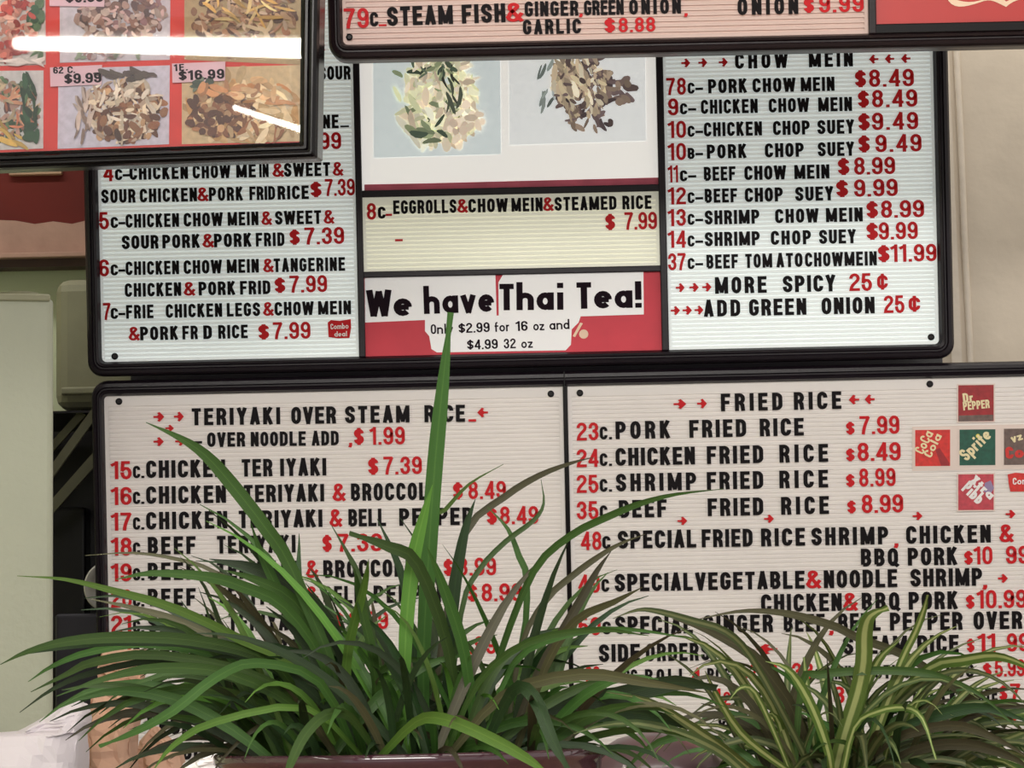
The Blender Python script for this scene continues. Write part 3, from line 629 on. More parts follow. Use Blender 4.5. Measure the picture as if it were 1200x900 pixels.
P(720, 693.3, [('49', 678, 703, r, 21.5, 1), ('C', 705, 714, k, 15), ('SPECIAL', 720.5, 812, k), ('VEGETABLE', 815, 943, k), ('&', 945.5, 961, r), ('NOODLE', 965.5, 1051.5, k), ('SHRIMP', 1067, 1151, k), (',', 1152, 1157, r, 18, 2), ('>', 1169.5, 1180, r, 14, -6)], 20.8, -.0165)
P(892, 717.3, [('CHICKEN', 892, 986.5, k), ('&', 989, 1004, r), ('BBQ', 1010, 1054, k), ('PORK', 1065, 1122.5, k), ('$', 1132, 1142, r, 16), ('10.99', 1145, 1203, r, 21.5)], 20.8, -.0165)
P(721, 743.2, [('50', 678, 704, r, 21.5, 1), ('C', 706, 716, k, 15), ('SPECIAL', 721, 812, k), ('GINGER', 824, 906, k), ('BEEF', 918.5, 966.5, k), (',', 972, 977, r, 18, 2), ('BELL', 982.5, 1032, k), ('PEPPER', 1043, 1128, k), ('OVER', 1141, 1198, k)], 20.8, -.0135)
P(988, 766.7, [('STEAM', 988, 1063, k), ('RICE', 1075, 1123.5, k), ('$', 1133, 1142, r, 16), ('11', 1146, 1167, r, 21.5), ('99', 1180, 1206, r, 21.5)], 20.8, -.0165)
P(757, 775, [('SIDE', 702, 750, k), ('ORDERS', 757, 832, k), ('-', 874.5, 884, r, 20, 4), ('-', 874.5, 884, r, 20, -1), ('<', 888.5, 911, r, 16, -9)], 20.8, -.016)
P(705, 800.5, [('32', 686, 703, r, 20), ('C', 705, 713.5, k, 13), ('EGG', 722, 747, k), ('ROLL', 756, 804, k), ('4', 811, 821, r, 16), ('PCS', 829, 856.5, k), ('$', 866, 876, r, 16), ('2.99', 879, 911, r, 20), ('33', 928, 953, r, 20), ('C', 955, 963, k, 13), ('SHRIMP', 966, 1012, k), ('STICK', 1025, 1070, k), ('6', 1092, 1102, r, 16), ('PCS', 1109, 1141, k), ('$', 1152, 1162, r, 16), ('5.99', 1166, 1201, r, 20)], 15.5, -.0165)
P(705, 829, [('34', 686, 703, r, 20), ('C', 705, 713.5, k, 13), ('POT', 722, 750, k), ('1', 838, 845, r, 20), ('2', 848, 856, r, 16), ('PCS', 862, 892, k), ('$', 903, 913, r, 18), ('8.99', 917, 942, r, 20), ('31', 977, 1001, r, 20), ('C', 1004, 1012, k, 13), ('BBQ', 1036, 1058, k), ('PORK', 1070, 1122, k), ('PLATE', 1130, 1169, k), ('$', 1171, 1180.5, r, 18), ('7', 1184, 1196, r, 20)], 15.5, -.0165)
P(860, 850, [('CHICKEN', 842, 905, k), ('GINGER', 1044, 1088, k), ('IN', 1094, 1108, k), ('PLATE', 1120, 1160, k), ('$', 1169, 1179, r, 18), ('8', 1183, 1193, r, 20)], 15.5, -.0165)
P(860, 878, [('BEEF', 900, 930, k), ('TANGERINE', 1050, 1122, k), ('BEEF', 1140, 1172, k), ('$', 1180, 1190, r, 16)], 15.5, -.0165)
# drink stickers on the lower board
def sticker(x0, y0, x1, y1, mt, label):
    o = quad(LB, 'drink_sticker', [(x0, y0), (x1, y0-.6), (x1, y1-.6), (x0, y1)], .0016, M['stw'], LB.root, .0014); tag(o, label)
    quad(LB, 'print', [(x0+1.5, y0+1.5), (x1-1.5, y0+1), (x1-1.5, y1-2), (x0+1.5, y1-1.6)], .0019, M[mt], o, .0002); return o
o = sticker(1121.5, 450, 1166, 495.5, 'pepper', 'maroon drink sticker with cream slanted lettering')
for s_, xa, ya, xb, yb, h_ in (('Dr', 1129, 472, 1141, 470.5, 11), ('PEPPER', 1129, 481, 1160, 478, 10)):
    text(LB, o, s_, xa, ya, xb, yb, h_, 'stcream', .0022, .2, .0003, one='lettering')
quad(LB, 'print_band', [(1123.5, 487), (1164, 486), (1164, 493), (1123.5, 494)], .0021, M['cherry'], o, .0002)
quad(LB, 'sticker_backing', [(1069, 500), (1206, 497), (1206, 549.5), (1069, 552)], .0009, M['stw'], LB.root, .0008)
o = sticker(1071, 502.5, 1115, 548, 'cola', 'red cola sticker with cream script')
text(LB, o, 'Coca', 1082, 533, 1094, 508, 12, 'stcream', .0022, .17, .0003, one='lettering')
text(LB, o, 'Cola', 1091, 537, 1104, 511, 10, 'stcream', .0022, .17, .0003, one='lettering')
quad(LB, 'printed_bottle', [(1096, 527), (1101, 525), (1113, 543), (1112, 546), (1103, 546)], .0021, M['pepper'], o, .0002)
o = sticker(1123, 502, 1168, 547, 'green', 'dark green drink sticker with rising white script')
text(LB, o, 'Sprite', 1133, 541, 1163, 511, 15, 'stcream', .0022, .19, .0003, one='lettering')
quad(LB, 'printed_dot', [(1146+2.6*math.cos(a_), 511+2.6*math.sin(a_)) for a_ in [i*.785 for i in range(8)]], .0022, M['lemon'], o, .0002)
o = sticker(1175, 501, 1219, 546.5, 'cherry', 'grey brown drink sticker with red lettering')
text(LB, o, 'Co', 1179, 538, 1200, 536, 14, 'cola', .0024, .22, .0003, one='lettering')
text(LB, o, 'vz', 1186, 519, 1199, 515, 10, 'stcream', .0024, .2, .0003, one='lettering')
o = sticker(1121.5, 554.5, 1166, 599.5, 'pibb', 'rose pink drink sticker with white tilted lettering')
text(LB, o, 'Pibb', 1126, 574, 1146, 592, 15, 'stwhite', .0024, .22, .0003, one='lettering')
text(LB, o, 'Xtra', 1136, 564, 1160, 586, 11, 'stwhite', .0024, .22, .0003, one='lettering')
quad(LB, 'printed_splash', [(1154, 566), (1161, 563), (1165, 572), (1160, 580), (1153, 576)], .0021, M['blueish'], o, .0002)
o = quad(LB, 'combo_sticker', [(1181, 556), (1190, 554), (1204, 555), (1226, 553), (1226, 575), (1200, 576), (1184, 576), (1182, 566)], .0016, M['cola'], LB.root); tag(o, 'red combo sticker at the right edge')
text(LB, o, 'Combo', 1187, 568, 1216, 567, 8, 'stwhite', .0018, .16, .0003, one='lettering')

# ------------------------------------------------------------ hanging board with the steam fish line
HB = Plane('menu_board', 760, 20, 3.10, math.radians(2))
tag(HB.root, 'hanging pinkish letter board with the steam fish line and a red drink panel', 'menu board')
ox0 = HB.p(384.5, 20).x; oy0 = HB.p(790, 63).y; ox1 = HB.p(1420, 20).x; oy1 = HB.p(790, -330).y
ix0 = HB.p(401.5, 20).x; iy0 = HB.p(790, 44.5).y; ix1 = HB.p(1400, 20).x; iy1 = HB.p(790, -310).y
ring('frame', (ox0, oy0, ox1, oy1), (ix0, iy0, ix1, iy1), .021, .006, PROF, M['frame2'], HB.root)
box_l('back_panel', ox0+.008, oy0+.008, ox1-.008, oy1-.008, -.04, -.012, M['dark'], HB.root)
d0 = HB.p(1017, 10).x; d1 = HB.p(1026, 10).x
box_l('divider', d0, iy0-.001, d1, iy1+.001, -.012, .007, M['frame2'], HB.root, .0015)
hp = ribbed('letter_panel', ix0, iy0, d0, iy1, 6.15*HB.s, 0, M['pink'], HB.root)
rp = box_l('drink_panel', d1, iy0+.011, ix1, iy1, -.006, 0, M['redsign'], HB.root)
box_l('divider', d1-.001, iy0-.001, ix1+.001, iy0+.011, -.012, .006, M['gloss'], HB.root, .0015)
screws(HB, hp, [(409.5, 43.5)])
P = lambda *a_: line(HB, hp, *a_)
P(454, 30.5, [('79', 403.5, 432.5, r, 23.5, 1.5), ('C', 434, 443.5, k, 16.5), ('_', 444, 453, r, 14), ('STEAM', 454, 531, k), ('FISH', 541.5, 592.5, k), ('&', 594, 612, r, 22)], 22, -.033)
P(615, 19.5, [('GINGER', 615, 678, k), (',', 679, 683, r, 14), ('GREEN', 684.5, 731, k), ('ONION', 737.5, 798, k), (',', 802, 806, r, 14, 2)], 17.5, -.02)
P(864, 17.8, [('ONION', 864.5, 935.5, k), ('$', 942, 954, r, 18, -1), ('9.99', 960, 1012, r, 20, -1)], 19.5, -.02)
P(613, 40.5, [('GARLIC', 613, 681, k), ('$', 708.5, 721, r), ('8.88', 725, 768, r)], 17, -.022)
# cream ribbon curl at the bottom of the red panel (the printed script runs out of the picture)
V = []; Fc = []; cl = bez((1108, -14), (1109, 9), (1135, 7), (1153, 0), 10)+bez((1153, 0), (1164, -4), (1173, 0), (1179, 5), 8)[1:]+bez((1179, 5), (1188, -2), (1204, -5), (1230, -2), 8)[1:]
for i, (x_, y_) in enumerate(cl):
    wd = 2.6+1.5*math.sin(i*.5)
    for z in (.0009, .0003):
        V += [HB.p(x_, y_-wd, z), HB.p(x_, y_+wd, z)]
for i in range(len(cl)-1):
    a_ = 4*i; c_ = a_+4; Fc += [(a_, a_+1, c_+1, c_), (a_, c_, c_+2, a_+2), (a_+1, a_+3, c_+3, c_+1)]
o = mesh_obj('printed_ribbon', V, Fc, M['swirl'], rp)
text(HB, rp, 'Coca Cola', 1120, -18, 1330, -22, 60, 'swirl', .0006, .17, .0004, one='lettering')
for s_ in (ox0+.2, ox1-.2):
    for e_ in (0,):
        tp = HB.root.matrix_world @ Vector((s_, oy1-.02, -.02))
        hk = vtube('hanger_rod', 0, 0, 0, 1, .004, M['gloss']); hk.parent = HB.root; hk.matrix_parent_inverse = HB.root.matrix_world.inverted()
        hk.location = (tp.x, tp.y, tp.z); hk.scale = (1, 1, 2.9-tp.z)

# ------------------------------------------------------------ framed photo board, upper left, behind glass
PB = Plane('photo_board', 200, 90, 3.0, math.radians(-1.6), math.radians(-6.0))
tag(PB.root, 'black framed board of dish photos with price labels on red, tilted at the top left', 'photo board')
def poly_frame(name, outer, inner, prof, m, parent, pl):
    V = []; n = len(outer)
    for t_, z in prof:
        for a_, b2 in zip(outer, inner):
            q = pl.p(a_[0]*(1-t_)+b2[0]*t_, a_[1]*(1-t_)+b2[1]*t_, 0); V.append((q.x, q.y, z))
    f = [(k_*n+i, k_*n+(i+1) % n, (k_+1)*n+(i+1) % n, (k_+1)*n+i) for k_ in range(len(prof)-1) for i in range(n)]
    return mesh_obj(name, V, f, m, parent)
oc = [(-420, 215), (369.5, 186.5), (371.5, 186), (372.8, 184), (380, -260), (-420, -260)]
ic = [(-400, 193), (351, 167.5), (352, 167), (352.3, 166), (356, -240), (-400, -240)]
PR2 = [(0, -.03), (0, .004), (.08, .011), (.25, .013), (.34, .013), (.4, .0085), (.5, .008), (.58, .011), (.72, .011), (.84, .007), (1, .006), (1, -.006)]
poly_frame('frame', oc, ic, PR2, M['gloss'], PB.root, PB)
bk = quad(PB, 'backing_sheet', [(-405, 197), (354, 169.5), (358, -245), (-405, -245)], .0, M['redback'], PB.root, .01)
quad(PB, 'back_panel', [(-415, 210), (368, 182), (374, -255), (-415, -255)], -.011, M['dark'], PB.root, .012)
meat = [(120, 84, 78), (150, 108, 96), (98, 70, 70), (176, 140, 128), (136, 100, 104), (198, 172, 160)]
meat2 = [(104, 62, 44), (134, 84, 56), (86, 50, 38), (160, 110, 76), (190, 150, 112)]
nood = [(226, 182, 106), (206, 160, 84), (236, 204, 140)]
greens = [(46, 84, 56), (30, 62, 42), (92, 120, 84)]
shr = [(206, 116, 100), (224, 150, 130), (186, 70, 60), (232, 180, 160), (160, 48, 44)]
lav = (206, 200, 214)
photo(PB, bk, 'dish_photo', [(-120, -60), (53, -66), (53.5, 76), (-120, 80)], (204, 194, 190), [(90, -20, 25, 68, 48, 10, 6, shr), (10, 42, 18, 8, 18, 8, 6, greens, 1.5), (5, 42, 58, 8, 8, 7, 5, greens), (20, 10, 30, 30, 40, 7, 4, shr), (8, 14, 70, 40, 5, 16, 2, [(232, 220, 214)], .1)], seed=11)
photo(PB, bk, 'dish_photo', [(70, -66), (200, -70), (199, 70), (70, 73.5)], (204, 196, 204), [(80, 142, 18, 52, 34, 9, 6, meat), (24, 142, 20, 50, 30, 6, 3, [(196, 160, 156), (214, 186, 176)]), (14, 120, 64, 44, 5, 8, 3, [(190, 170, 170), (150, 110, 110), (130, 140, 120)])], seed=12)
photo(PB, bk, 'dish_photo', [(216, -70), (353, -74), (352.5, 76), (216, 70)], (176, 150, 110), [(80, 285, 15, 62, 50, 9, 6, meat2), (26, 290, 20, 58, 34, 12, 3, [(184, 150, 120), (206, 176, 150), (160, 116, 90)]), (16, 290, 2, 56, 26, 20, 2.6, nood), (12, 310, 45, 40, 14, 12, 3, [(210, 184, 150)])], seed=13)
photo(PB, bk, 'dish_photo', [(-120, 84), (51, 82.5), (50.5, 174), (-120, 180)], (208, 204, 204), [(70, -10, 128, 54, 38, 10, 5, meat+greens), (26, 8, 128, 34, 34, 12, 3, [(196, 120, 90), (206, 150, 120), (190, 170, 140)]), (12, 34, 120, 10, 30, 12, 4, greens, 1.4), (5, 12, 160, 16, 8, 14, 3, [(206, 170, 90)], .8), (6, 36, 156, 8, 8, 8, 5, greens)], seed=14)
photo(PB, bk, 'dish_photo', [(68.5, 80.5), (199, 76.5), (198, 169), (67.5, 174.5)], lav, [(70, 146, 132, 46, 34, 10, 6, meat2), (46, 144, 128, 46, 36, 13, 3.6, [(214, 196, 176), (232, 216, 200), (186, 160, 140), (226, 206, 180)]), (10, 144, 88, 36, 5, 10, 4, [(84, 70, 66), (110, 94, 86)], .1), (16, 150, 145, 34, 22, 8, 5, meat2), (12, 98, 140, 8, 30, 14, 3, [(150, 124, 112), (190, 170, 160)], 1.4)], seed=15)
photo(PB, bk, 'dish_photo', [(213, 80), (352.5, 76), (352, 165.5), (213, 169)], (206, 180, 140), [(50, 282, 125, 66, 42, 16, 8, [(206, 168, 118), (222, 190, 142), (188, 144, 92), (230, 204, 164)]), (50, 258, 134, 38, 26, 9, 6, meat2), (18, 300, 150, 44, 10, 13, 4, [(214, 180, 136), (150, 96, 60), (232, 210, 176)]), (12, 310, 110, 34, 18, 14, 4, [(232, 208, 168), (176, 120, 70)], .3), (6, 236, 100, 16, 6, 8, 4, [(70, 84, 70), (120, 130, 110)]), (14, 285, 104, 50, 12, 12, 5, [(196, 140, 96), (216, 176, 130)])], seed=16)
for pts, tx in (([(57, -30), (124, -32), (122, 8), (58, 7)], [('$8.99', 77, 3.5, 121, 2, 14)]),
                ([(58.5, 79), (119.5, 76), (119, 99), (59, 101.5)], [('62 c.', 62.5, 86.5, 88, 85.5, 8), ('$9.99', 75.5, 98.5, 119, 96.5, 12)]),
                ([(201.5, 74.5), (264, 72), (263.5, 94.5), (202, 97)], [('1E.', 204, 83.5, 220, 82.5, 8), ('$16.99', 209.5, 94.5, 263, 92, 11.5)])):
    lb = quad(PB, 'price_label', pts, .0038, M['label'], PB.root, .0008)
    for s_, xa, ya, xb, yb, h_ in tx: text(PB, lb, s_, xa, ya, xb, yb, h_, 'dr', .0039, .17, .0004, one='lettering')
quad(PB, 'glass_pane', [(-405, 197), (354, 169.5), (358, -245), (-405, -245)], .0062, M['glass'], PB.root, .0006)
for px_ in (-330, 300):
    q = PB.p(px_, -252, 0); tp = PB.root.matrix_world @ Vector((q.x, q.y, -.012))
    hk = vtube('hanger_rod', 0, 0, 0, 1, .004, M['gloss']); hk.parent = PB.root; hk.matrix_parent_inverse = PB.root.matrix_world.inverted()
    hk.location = tp; hk.scale = (1, 1, 2.9-tp.z)
# fluorescent tube mirrored on the glass, and an added slim one for the second streak
def mirror_pt(px, py, L):
    q = PB.root.matrix_world @ PB.p(px, py, .0062); d = (q-CAM).normalized(); d = d-2*d.dot(PB.N)*PB.N; return q+d*L
def tube_obj(name, a_, b2, r_, m_, parent=None):
    ax = (b2-a_).normalized(); s_ = ax.cross(Vector((0, 0, 1))).normalized(); t_ = ax.cross(s_); V = []; N_ = 14
    for q in (a_, b2): V += [q+(s_*math.cos(6.2832*i/N_)+t_*math.sin(6.2832*i/N_))*r_ for i in range(N_)]
    f = [(i, (i+1) % N_, N_+(i+1) % N_, N_+i) for i in range(N_)]+[tuple(range(N_)), tuple(range(N_, 2*N_))]
    return mesh_obj(name, V, f, m_, parent, False)
for (pa, pb, rr_, lab) in (((22, 51, 3.4), (358, 57, 1.25), .017, 'long lit fluorescent tube hung over the customers, mirrored large in the photo board glass'),
                      ((276, 126, 2.2), (358, 153, 1.35), .006, 'slim lit tube added to make the small streak in the photo board glass')):
    a_ = mirror_pt(*pa); b2 = mirror_pt(*pb)
    rt = empty('tube_light', a_); tag(rt, lab, 'lamp')
    print('TUBE', a_, b2)
    t_ = tube_obj('tube', Vector((0, 0, 0)), b2-a_, rr_, M['tube'], rt)
    upv = Vector((0, 0, rr_+.02)); ax = (b2-a_)
    tube_obj('housing', upv, ax+upv, .02, M['fixture'], rt)
    for e_ in (.15, .85):
        q = ax*e_+upv; tube_obj('hanger_rod', q, Vector((q.x+.0001, q.y, 2.9-a_.z)), .003, M['fixture'], rt)

# ------------------------------------------------------------ left side: cabinet, tub, shelf, dark things
def placed_box(name, x0, y0, x1, y1, d, depth, m, bev=.01, parent=None):
    a_ = W(x0, y1, d); b2 = W(x1, y0, d); return wbox(name, (a_.x, a_.y, a_.z), (b2.x, a_.y+depth, b2.z), m, parent, bev)
cab = empty('cabinet', (W(64.5, 600, 3.45).x, 3.43, 0)); cab.rotation_euler = (0, 0, math.radians(12.5)); tag(cab, 'tall pale green metal cabinet with a worn top edge at the left', 'cabinet')
xr = W(64.5, 600, 3.45).x; zt = W(30, 346, 3.45).z
o = wbox('body', (xr-.6-cab.location.x, 0, 0), (xr-cab.location.x, .42, zt), M['cabinet'], cab, .008)
V = []; n_ = 14
o = wbox('top_edge', (xr-.6-cab.location.x, -.004, zt-.006), (xr-.004-cab.location.x, .03, zt+.004), M['tub'], cab, .003)
o = vtube('corner_cap', xr-.045-cab.location.x, .06, zt, zt+.013, .03, M['tub'], cab)
# grey-green tub
tb = empty('plastic_tub', W(120, 478, 4.1)); tag(tb, 'olive grey plastic tub with rounded corners between cabinet and boards', 'tub')
a_ = W(63, 478, 4.1); b2 = W(230, 318, 4.1)
o = box_l('body', a_.x-tb.location.x, 0, b2.x-tb.location.x, .18, 0, b2.z-a_.z, M['tub'], tb, .022)
o = box_l('foot_ridge', a_.x+.012-tb.location.x, -.006, b2.x-.03-tb.location.x, .01, .022, .034, M['tub'], tb, .003)
tag(placed_box('shelf', -80, 479, 260, 486, 4.06, .28, M['dark'], .002), 'dark shelf under the olive grey tub', 'shelf')
bx = placed_box('black_box', 64, 716, 170, 960, 4.0, .2, M['dark2'], .006)
tag(bx, 'charcoal box standing low between the cabinet and the lower board', 'box')
bx = placed_box('tall_black_case', 40, 590, 92, 1000, 4.22, .1, M['dark'], .006)
tag(bx, 'tall black case behind the charcoal box', 'box')
tag(placed_box('recess_shade_sheet', -80, 486, 300, 1000, 4.27, .02, M['dark'], 0), kind='structure')  # thin black sheet standing in for the shade below the shelf
for i, (p0, p1, wd) in enumerate((((66, 545), (100, 498), 10), ((66, 588), (112, 536), 12), ((64, 520), (82, 500), 9))):
    a_ = W(*p0, 4.02+.03*i); b2 = W(*p1, 4.02+.03*i); d_ = (b2-a_).normalized(); s_ = d_.cross(F).normalized()*wd*.00067
    V = [a_+s_, a_-s_, b2-s_, b2+s_]; V += [v+F*.012 for v in V]; a0 = a_-d_*.06
    V = [v-(d_*.05 if j in (0, 1, 4, 5) else -d_*.03) for j, v in enumerate(V)]
    o = mesh_obj('wooden_slat', V, [(0, 1, 2, 3), (4, 7, 6, 5), (0, 4, 5, 1), (1, 5, 6, 2), (2, 6, 7, 3), (3, 7, 4, 0)], M['olive'])
    tag(o, 'olive grey slat leaning in the gap under the tub, ' + ('upper long one', 'lower long one', 'short one by the cabinet')[i], 'slat')
# white bowl edge
def lathe(name, prof, c, m, parent=None, n=40, axis=None):
    V = []
    for r_, z in prof: V += [(c[0]+r_*math.cos(6.28318*i/n), c[1]+r_*math.sin(6.28318*i/n), c[2]+z) for i in range(n)]
    f = [(k_*n+i, k_*n+(i+1) % n, (k_+1)*n+(i+1) % n, (k_+1)*n+i) for k_ in range(len(prof)-1) for i in range(n)]
    return mesh_obj(name, V, f, m, parent, True)
o = lathe('white_plate', [(.0001, .0), (.02, .001), (.034, .006), (.041, .013), (.039, .015), (.03, .008), (.0001, .004)], (0, 0, 0), M['bowl'])
o.rotation_euler = (math.radians(96), 0, math.radians(18)); o.location = W(127, 687, 4.06)
tag(o, 'white round plate edge showing just left of the lower board frame', 'plate')

# ------------------------------------------------------------ counters below the picture
cz = 1.17
ct = empty('front_counter', (0, 1.7, 0)); tag(ct, 'brown customer counter carrying the plants', 'counter')
wbox('counter_top', (-1.2, -.4, cz-.03), (1.6, .35, cz), M['counter'], ct, .006); wbox('counter_base', (-1.15, -.33, 0), (1.55, .3, cz-.03), M['cabinet'], ct, .004)
cb = empty('back_counter', (0, 3.0, 0)); tag(cb, 'steel grey work counter behind the customer counter', 'counter')
cz2 = 1.10
wbox('counter_top', (-1.4, -.35, cz2-.03), (1.6, .24, cz2), M['dark2'], cb, .004); wbox('counter_base', (-1.35, -.3, 0), (1.55, .2, cz2-.03), M['cabinet'], cb, .004)

# paper bag and papers: lofted crumpled sheets
def loft(name, rows, d, zb, m, label, cat, seed, dep=.05, crease=.004, N_=28, smooth=False):
    rnd = random.Random(seed); V = []; rows2 = []
    for i in range(len(rows)-1):
        for k_ in range(4):
            t_ = k_/4; rows2.append(tuple(a_*(1-t_)+b2*t_ for a_, b2 in zip(rows[i], rows[i+1])))
    rows2.append(rows[-1])
    ph = [rnd.uniform(0, 6.28) for _ in range(6)]
    for j, (y, xl, xr_, dd) in enumerate(rows2):
        a_ = W(xl, y, d); b2 = W(xr_, y, d); c = (a_+b2)/2; hw = (b2.x-a_.x)/2
        for i in range(N_):
            t_ = 6.28318*i/N_; cx = math.copysign(abs(math.cos(t_))**.6, math.cos(t_)); sy = math.copysign(abs(math.sin(t_))**.6, math.sin(t_))
            cr = crease*(math.sin(5*t_+ph[0]+j*.35)+math.sin(9*t_+ph[1]-j*.5)+rnd.uniform(-.7, .7))*min(1, dd*2+.15)
            V.append((c.x+hw*cx+cr*.35*abs(sy), c.y+dep*dd*sy+cr, c.z+cr*.3))
    base = [(v[0], v[1], zb) for v in V[-N_:]]; V += base; n = len(V)//N_
    f = [(k_*N_+i, k_*N_+(i+1) % N_, (k_+1)*N_+(i+1) % N_, (k_+1)*N_+i) for k_ in range(n-1) for i in range(N_)]
    f += [tuple(range(N_)), tuple(range((n-1)*N_, n*N_))]
    o = mesh_obj(name, V, f, m, None, smooth); tag(o, label, cat); return o
loft('paper_bag', [(762, 120, 172, .15), (770, 118, 172, .5), (782, 115, 171, .35), (790, 116, 170, .3), (800, 117, 168, .3), (815, 109, 166, .55), (840, 105, 164, .8), (870, 99, 158, 1), (905, 96, 158, 1.1), (960, 92, 160, 1.2)], 3.0, cz2+.002, M['bag'], 'tall brown paper bag with its top folded over', 'paper bag', 3, .045, .0036)
loft('kraft_paper', [(852, 178, 186, .1), (868, 164, 200, .4), (884, 160, 213, .7), (905, 158, 218, .9), (960, 156, 222, 1)], 3.1, cz2+.002, M['bag'], 'lower brown paper sheet peeking out right of the tall bag', 'paper', 8, .04, .003)
loft('white_paper', [(821, 84, 92, .1), (828, 74, 99, .3), (836, 62, 103, .5), (848, 40, 103, .7), (858, 22, 101, .8), (862, -60, 100, .9), (905, -80, 97, 1.2), (960, -90, 96, 1.3)], 2.85, cz2+.002, M['whitebag'], 'heap of crumpled white paper rising left of the brown bag', 'paper', 5, .07, .004, 44)
o = loft('plastic_wrap', [(860, 300, 330, .2), (866, 268, 345, .6), (874, 250, 350, .8), (884, 232, 352, 1), (896, 214, 354, 1.1), (960, 205, 354, 1.2)], 1.95, cz+.002, M['plastic'], 'crumpled glossy white plastic behind the left rim of the plum pot', 'plastic wrap', 6, .03, .003, 36)

# ------------------------------------------------------------ potted plants
def pot(root, r_, zrim, zb, m):
    h_ = zrim-zb
    lathe('pot', [(.0001, 0), (r_*.62, 0), (r_*.66, .006), (r_*.84, h_*.35), (r_*.965, h_*.75), (r_*.975, h_*.9), (r_*.985, h_-.0075), (r_*1.0, h_-.006), (r_*1.0, h_-.0015), (r_*.99, h_), (r_*.955, h_), (r_*.945, h_-.004), (r_*.93, h_*.8), (r_*.8, h_*.5)], (0, 0, 0), m, root, 72)
    V = [(0, 0, h_-.012)]; n = 40
    for q in (.5, .95): V += [(r_*q*.97*math.cos(6.2832*i/n), r_*q*.97*math.sin(6.2832*i/n), h_-.013+random.uniform(-.002, .002)) for i in range(n)]
    f = [(0, 1+i, 1+(i+1) % n) for i in range(n)]+[(1+i, 1+n+i, 1+n+(i+1) % n, 1+(i+1) % n) for i in range(n)]
    mesh_obj('soil', V, f, M['soil'], root, True)
def catmull(P_, seg):
    P_ = [P_[0]*2-P_[1]]+P_+[P_[-1]*2-P_[-2]]; out = []
    for i in range(1, len(P_)-2):
        for k_ in range(seg):
            t_ = k_/seg; a_, b2, c, d = P_[i-1:i+3]
            out.append(.5*((2*b2)+(-a_+c)*t_+(2*a_-5*b2+4*c-d)*t_*t_+(-a_+3*b2-3*c+d)*t_**3))
    out.append(P_[-2]); return out
LEAVES = {}
def blade(root, pts, width, m, tilt=0., twist=.3, blunt=False, basew=.55, fold=.28):
    n = len(pts); V = []; uvs = []; fc = []
    for i, p_ in enumerate(pts):
        t_ = i/(n-1); tg = (pts[min(i+1, n-1)]-pts[max(i-1, 0)]).normalized()
        view = (CAM-p_).normalized(); s_ = tg.cross(view)
        s_ = s_.normalized() if s_.length > .05 else tg.cross(Vector((0, 0, 1))).normalized()
        s_ = Matrix.Rotation(tilt+twist*t_, 3, tg) @ s_; nn = s_.cross(tg).normalized()
        wd = width/2*(basew+(1-basew)*min(1, t_/.35))*(1 if t_ < .55 else max(.0, 1-((t_-.55)/.45)**(2.4 if blunt else 1.5)))
        if blunt and i == n-1: wd = width*.2
        wd = max(wd, .0002)
        q = p_-root.location
        V += [q-s_*wd+nn*wd*fold, q, q+s_*wd+nn*wd*fold]
        uvs += [(0, t_*6), (.5, t_*6), (1, t_*6)]
    for i in range(n-1):
        a_ = 3*i; fc += [(a_, a_+1, a_+4, a_+3), (a_+1, a_+2, a_+5, a_+4)]
    me = bpy.data.meshes.new('leaf'); me.from_pydata([tuple(v) for v in V], [], fc); me.materials.append(m)
    ul = me.uv_layers.new(name='UVMap')
    for l_ in me.loops: ul.data[l_.index].uv = uvs[l_.vertex_index]
    for p_ in me.polygons: p_.use_smooth = True
    me.update(); o = bpy.data.objects.new('leaf', me); C.objects.link(o); o.parent = root; return o
def hand(root, d0, ctrl, width, m, d1=None, **kw):
    """ctrl: root -> tip pixels, depth runs d0 -> d1"""
    d1 = d0 if d1 is None else d1; n = len(ctrl)
    P_ = [W(x, y, d0+(d1-d0)*(i/(n-1))) for i, (x, y) in enumerate(ctrl)]
    q = catmull(P_, max(3, 14//(n-1))); dm = (d0+d1)/2
    return blade(root, q, width*dm/FPX, M[m], **kw)
def grow(root, base, az, el, L, droop, width, m, rnd, stiff=0, n=13, **kw):
    d = Vector((math.cos(az)*math.cos(el), math.sin(az)*math.cos(el), math.sin(el))); p_ = base.copy(); pts = [p_.copy()]
    for i in range(n):
        p_ = p_+d*(L/n); pts.append(p_.copy()); d = d+Vector((rnd.uniform(-.03, .03), rnd.uniform(-.03, .03), -droop*(.35+1.3*i/n)/n)); d.normalize()
    return blade(root, pts, width, M[m], **kw)
DP = 1.6
c = W(480, 879, DP); rad = 229*DP/FPX
g1 = empty('potted_plant', (c.x, c.y, cz)); tag(g1, 'big grassy green plant in a shiny plum pot before the lower board', 'potted plant')
pot(g1, rad, c.z, cz, M['pot'])
H = lambda *a_, **kw: hand(g1, *a_, **kw)
H(1.58, [(500, 893), (496, 780), (503, 640), (510, 540), (519, 450), (528, 366)], 19, 'leaf', 1.55, twist=.1, basew=.5, blunt=True)
H(1.55, [(478, 893), (474, 780), (482, 670), (495, 610), (507, 568)], 17, 'leafbright', 1.53, twist=.1)
H(1.56, [(408, 893), (395, 800), (342, 668), (312, 620), (270, 566), (240, 533), (210, 513), (171, 495)], 17, 'leaf', 1.5, twist=.2)
H(1.56, [(545, 893), (525, 760), (489, 662), (455, 641), (409, 625)], 15, 'leaf', 1.5, blunt=True)
H(1.6, [(520, 893), (525, 780), (534, 680), (545, 620), (557, 585)], 14, 'leafdark', 1.6)
H(1.62, [(500, 893), (520, 740), (545, 625), (590, 583), (630, 558), (668, 543), (695, 536)], 8.5, 'leafbrown', 1.7, basew=.8)
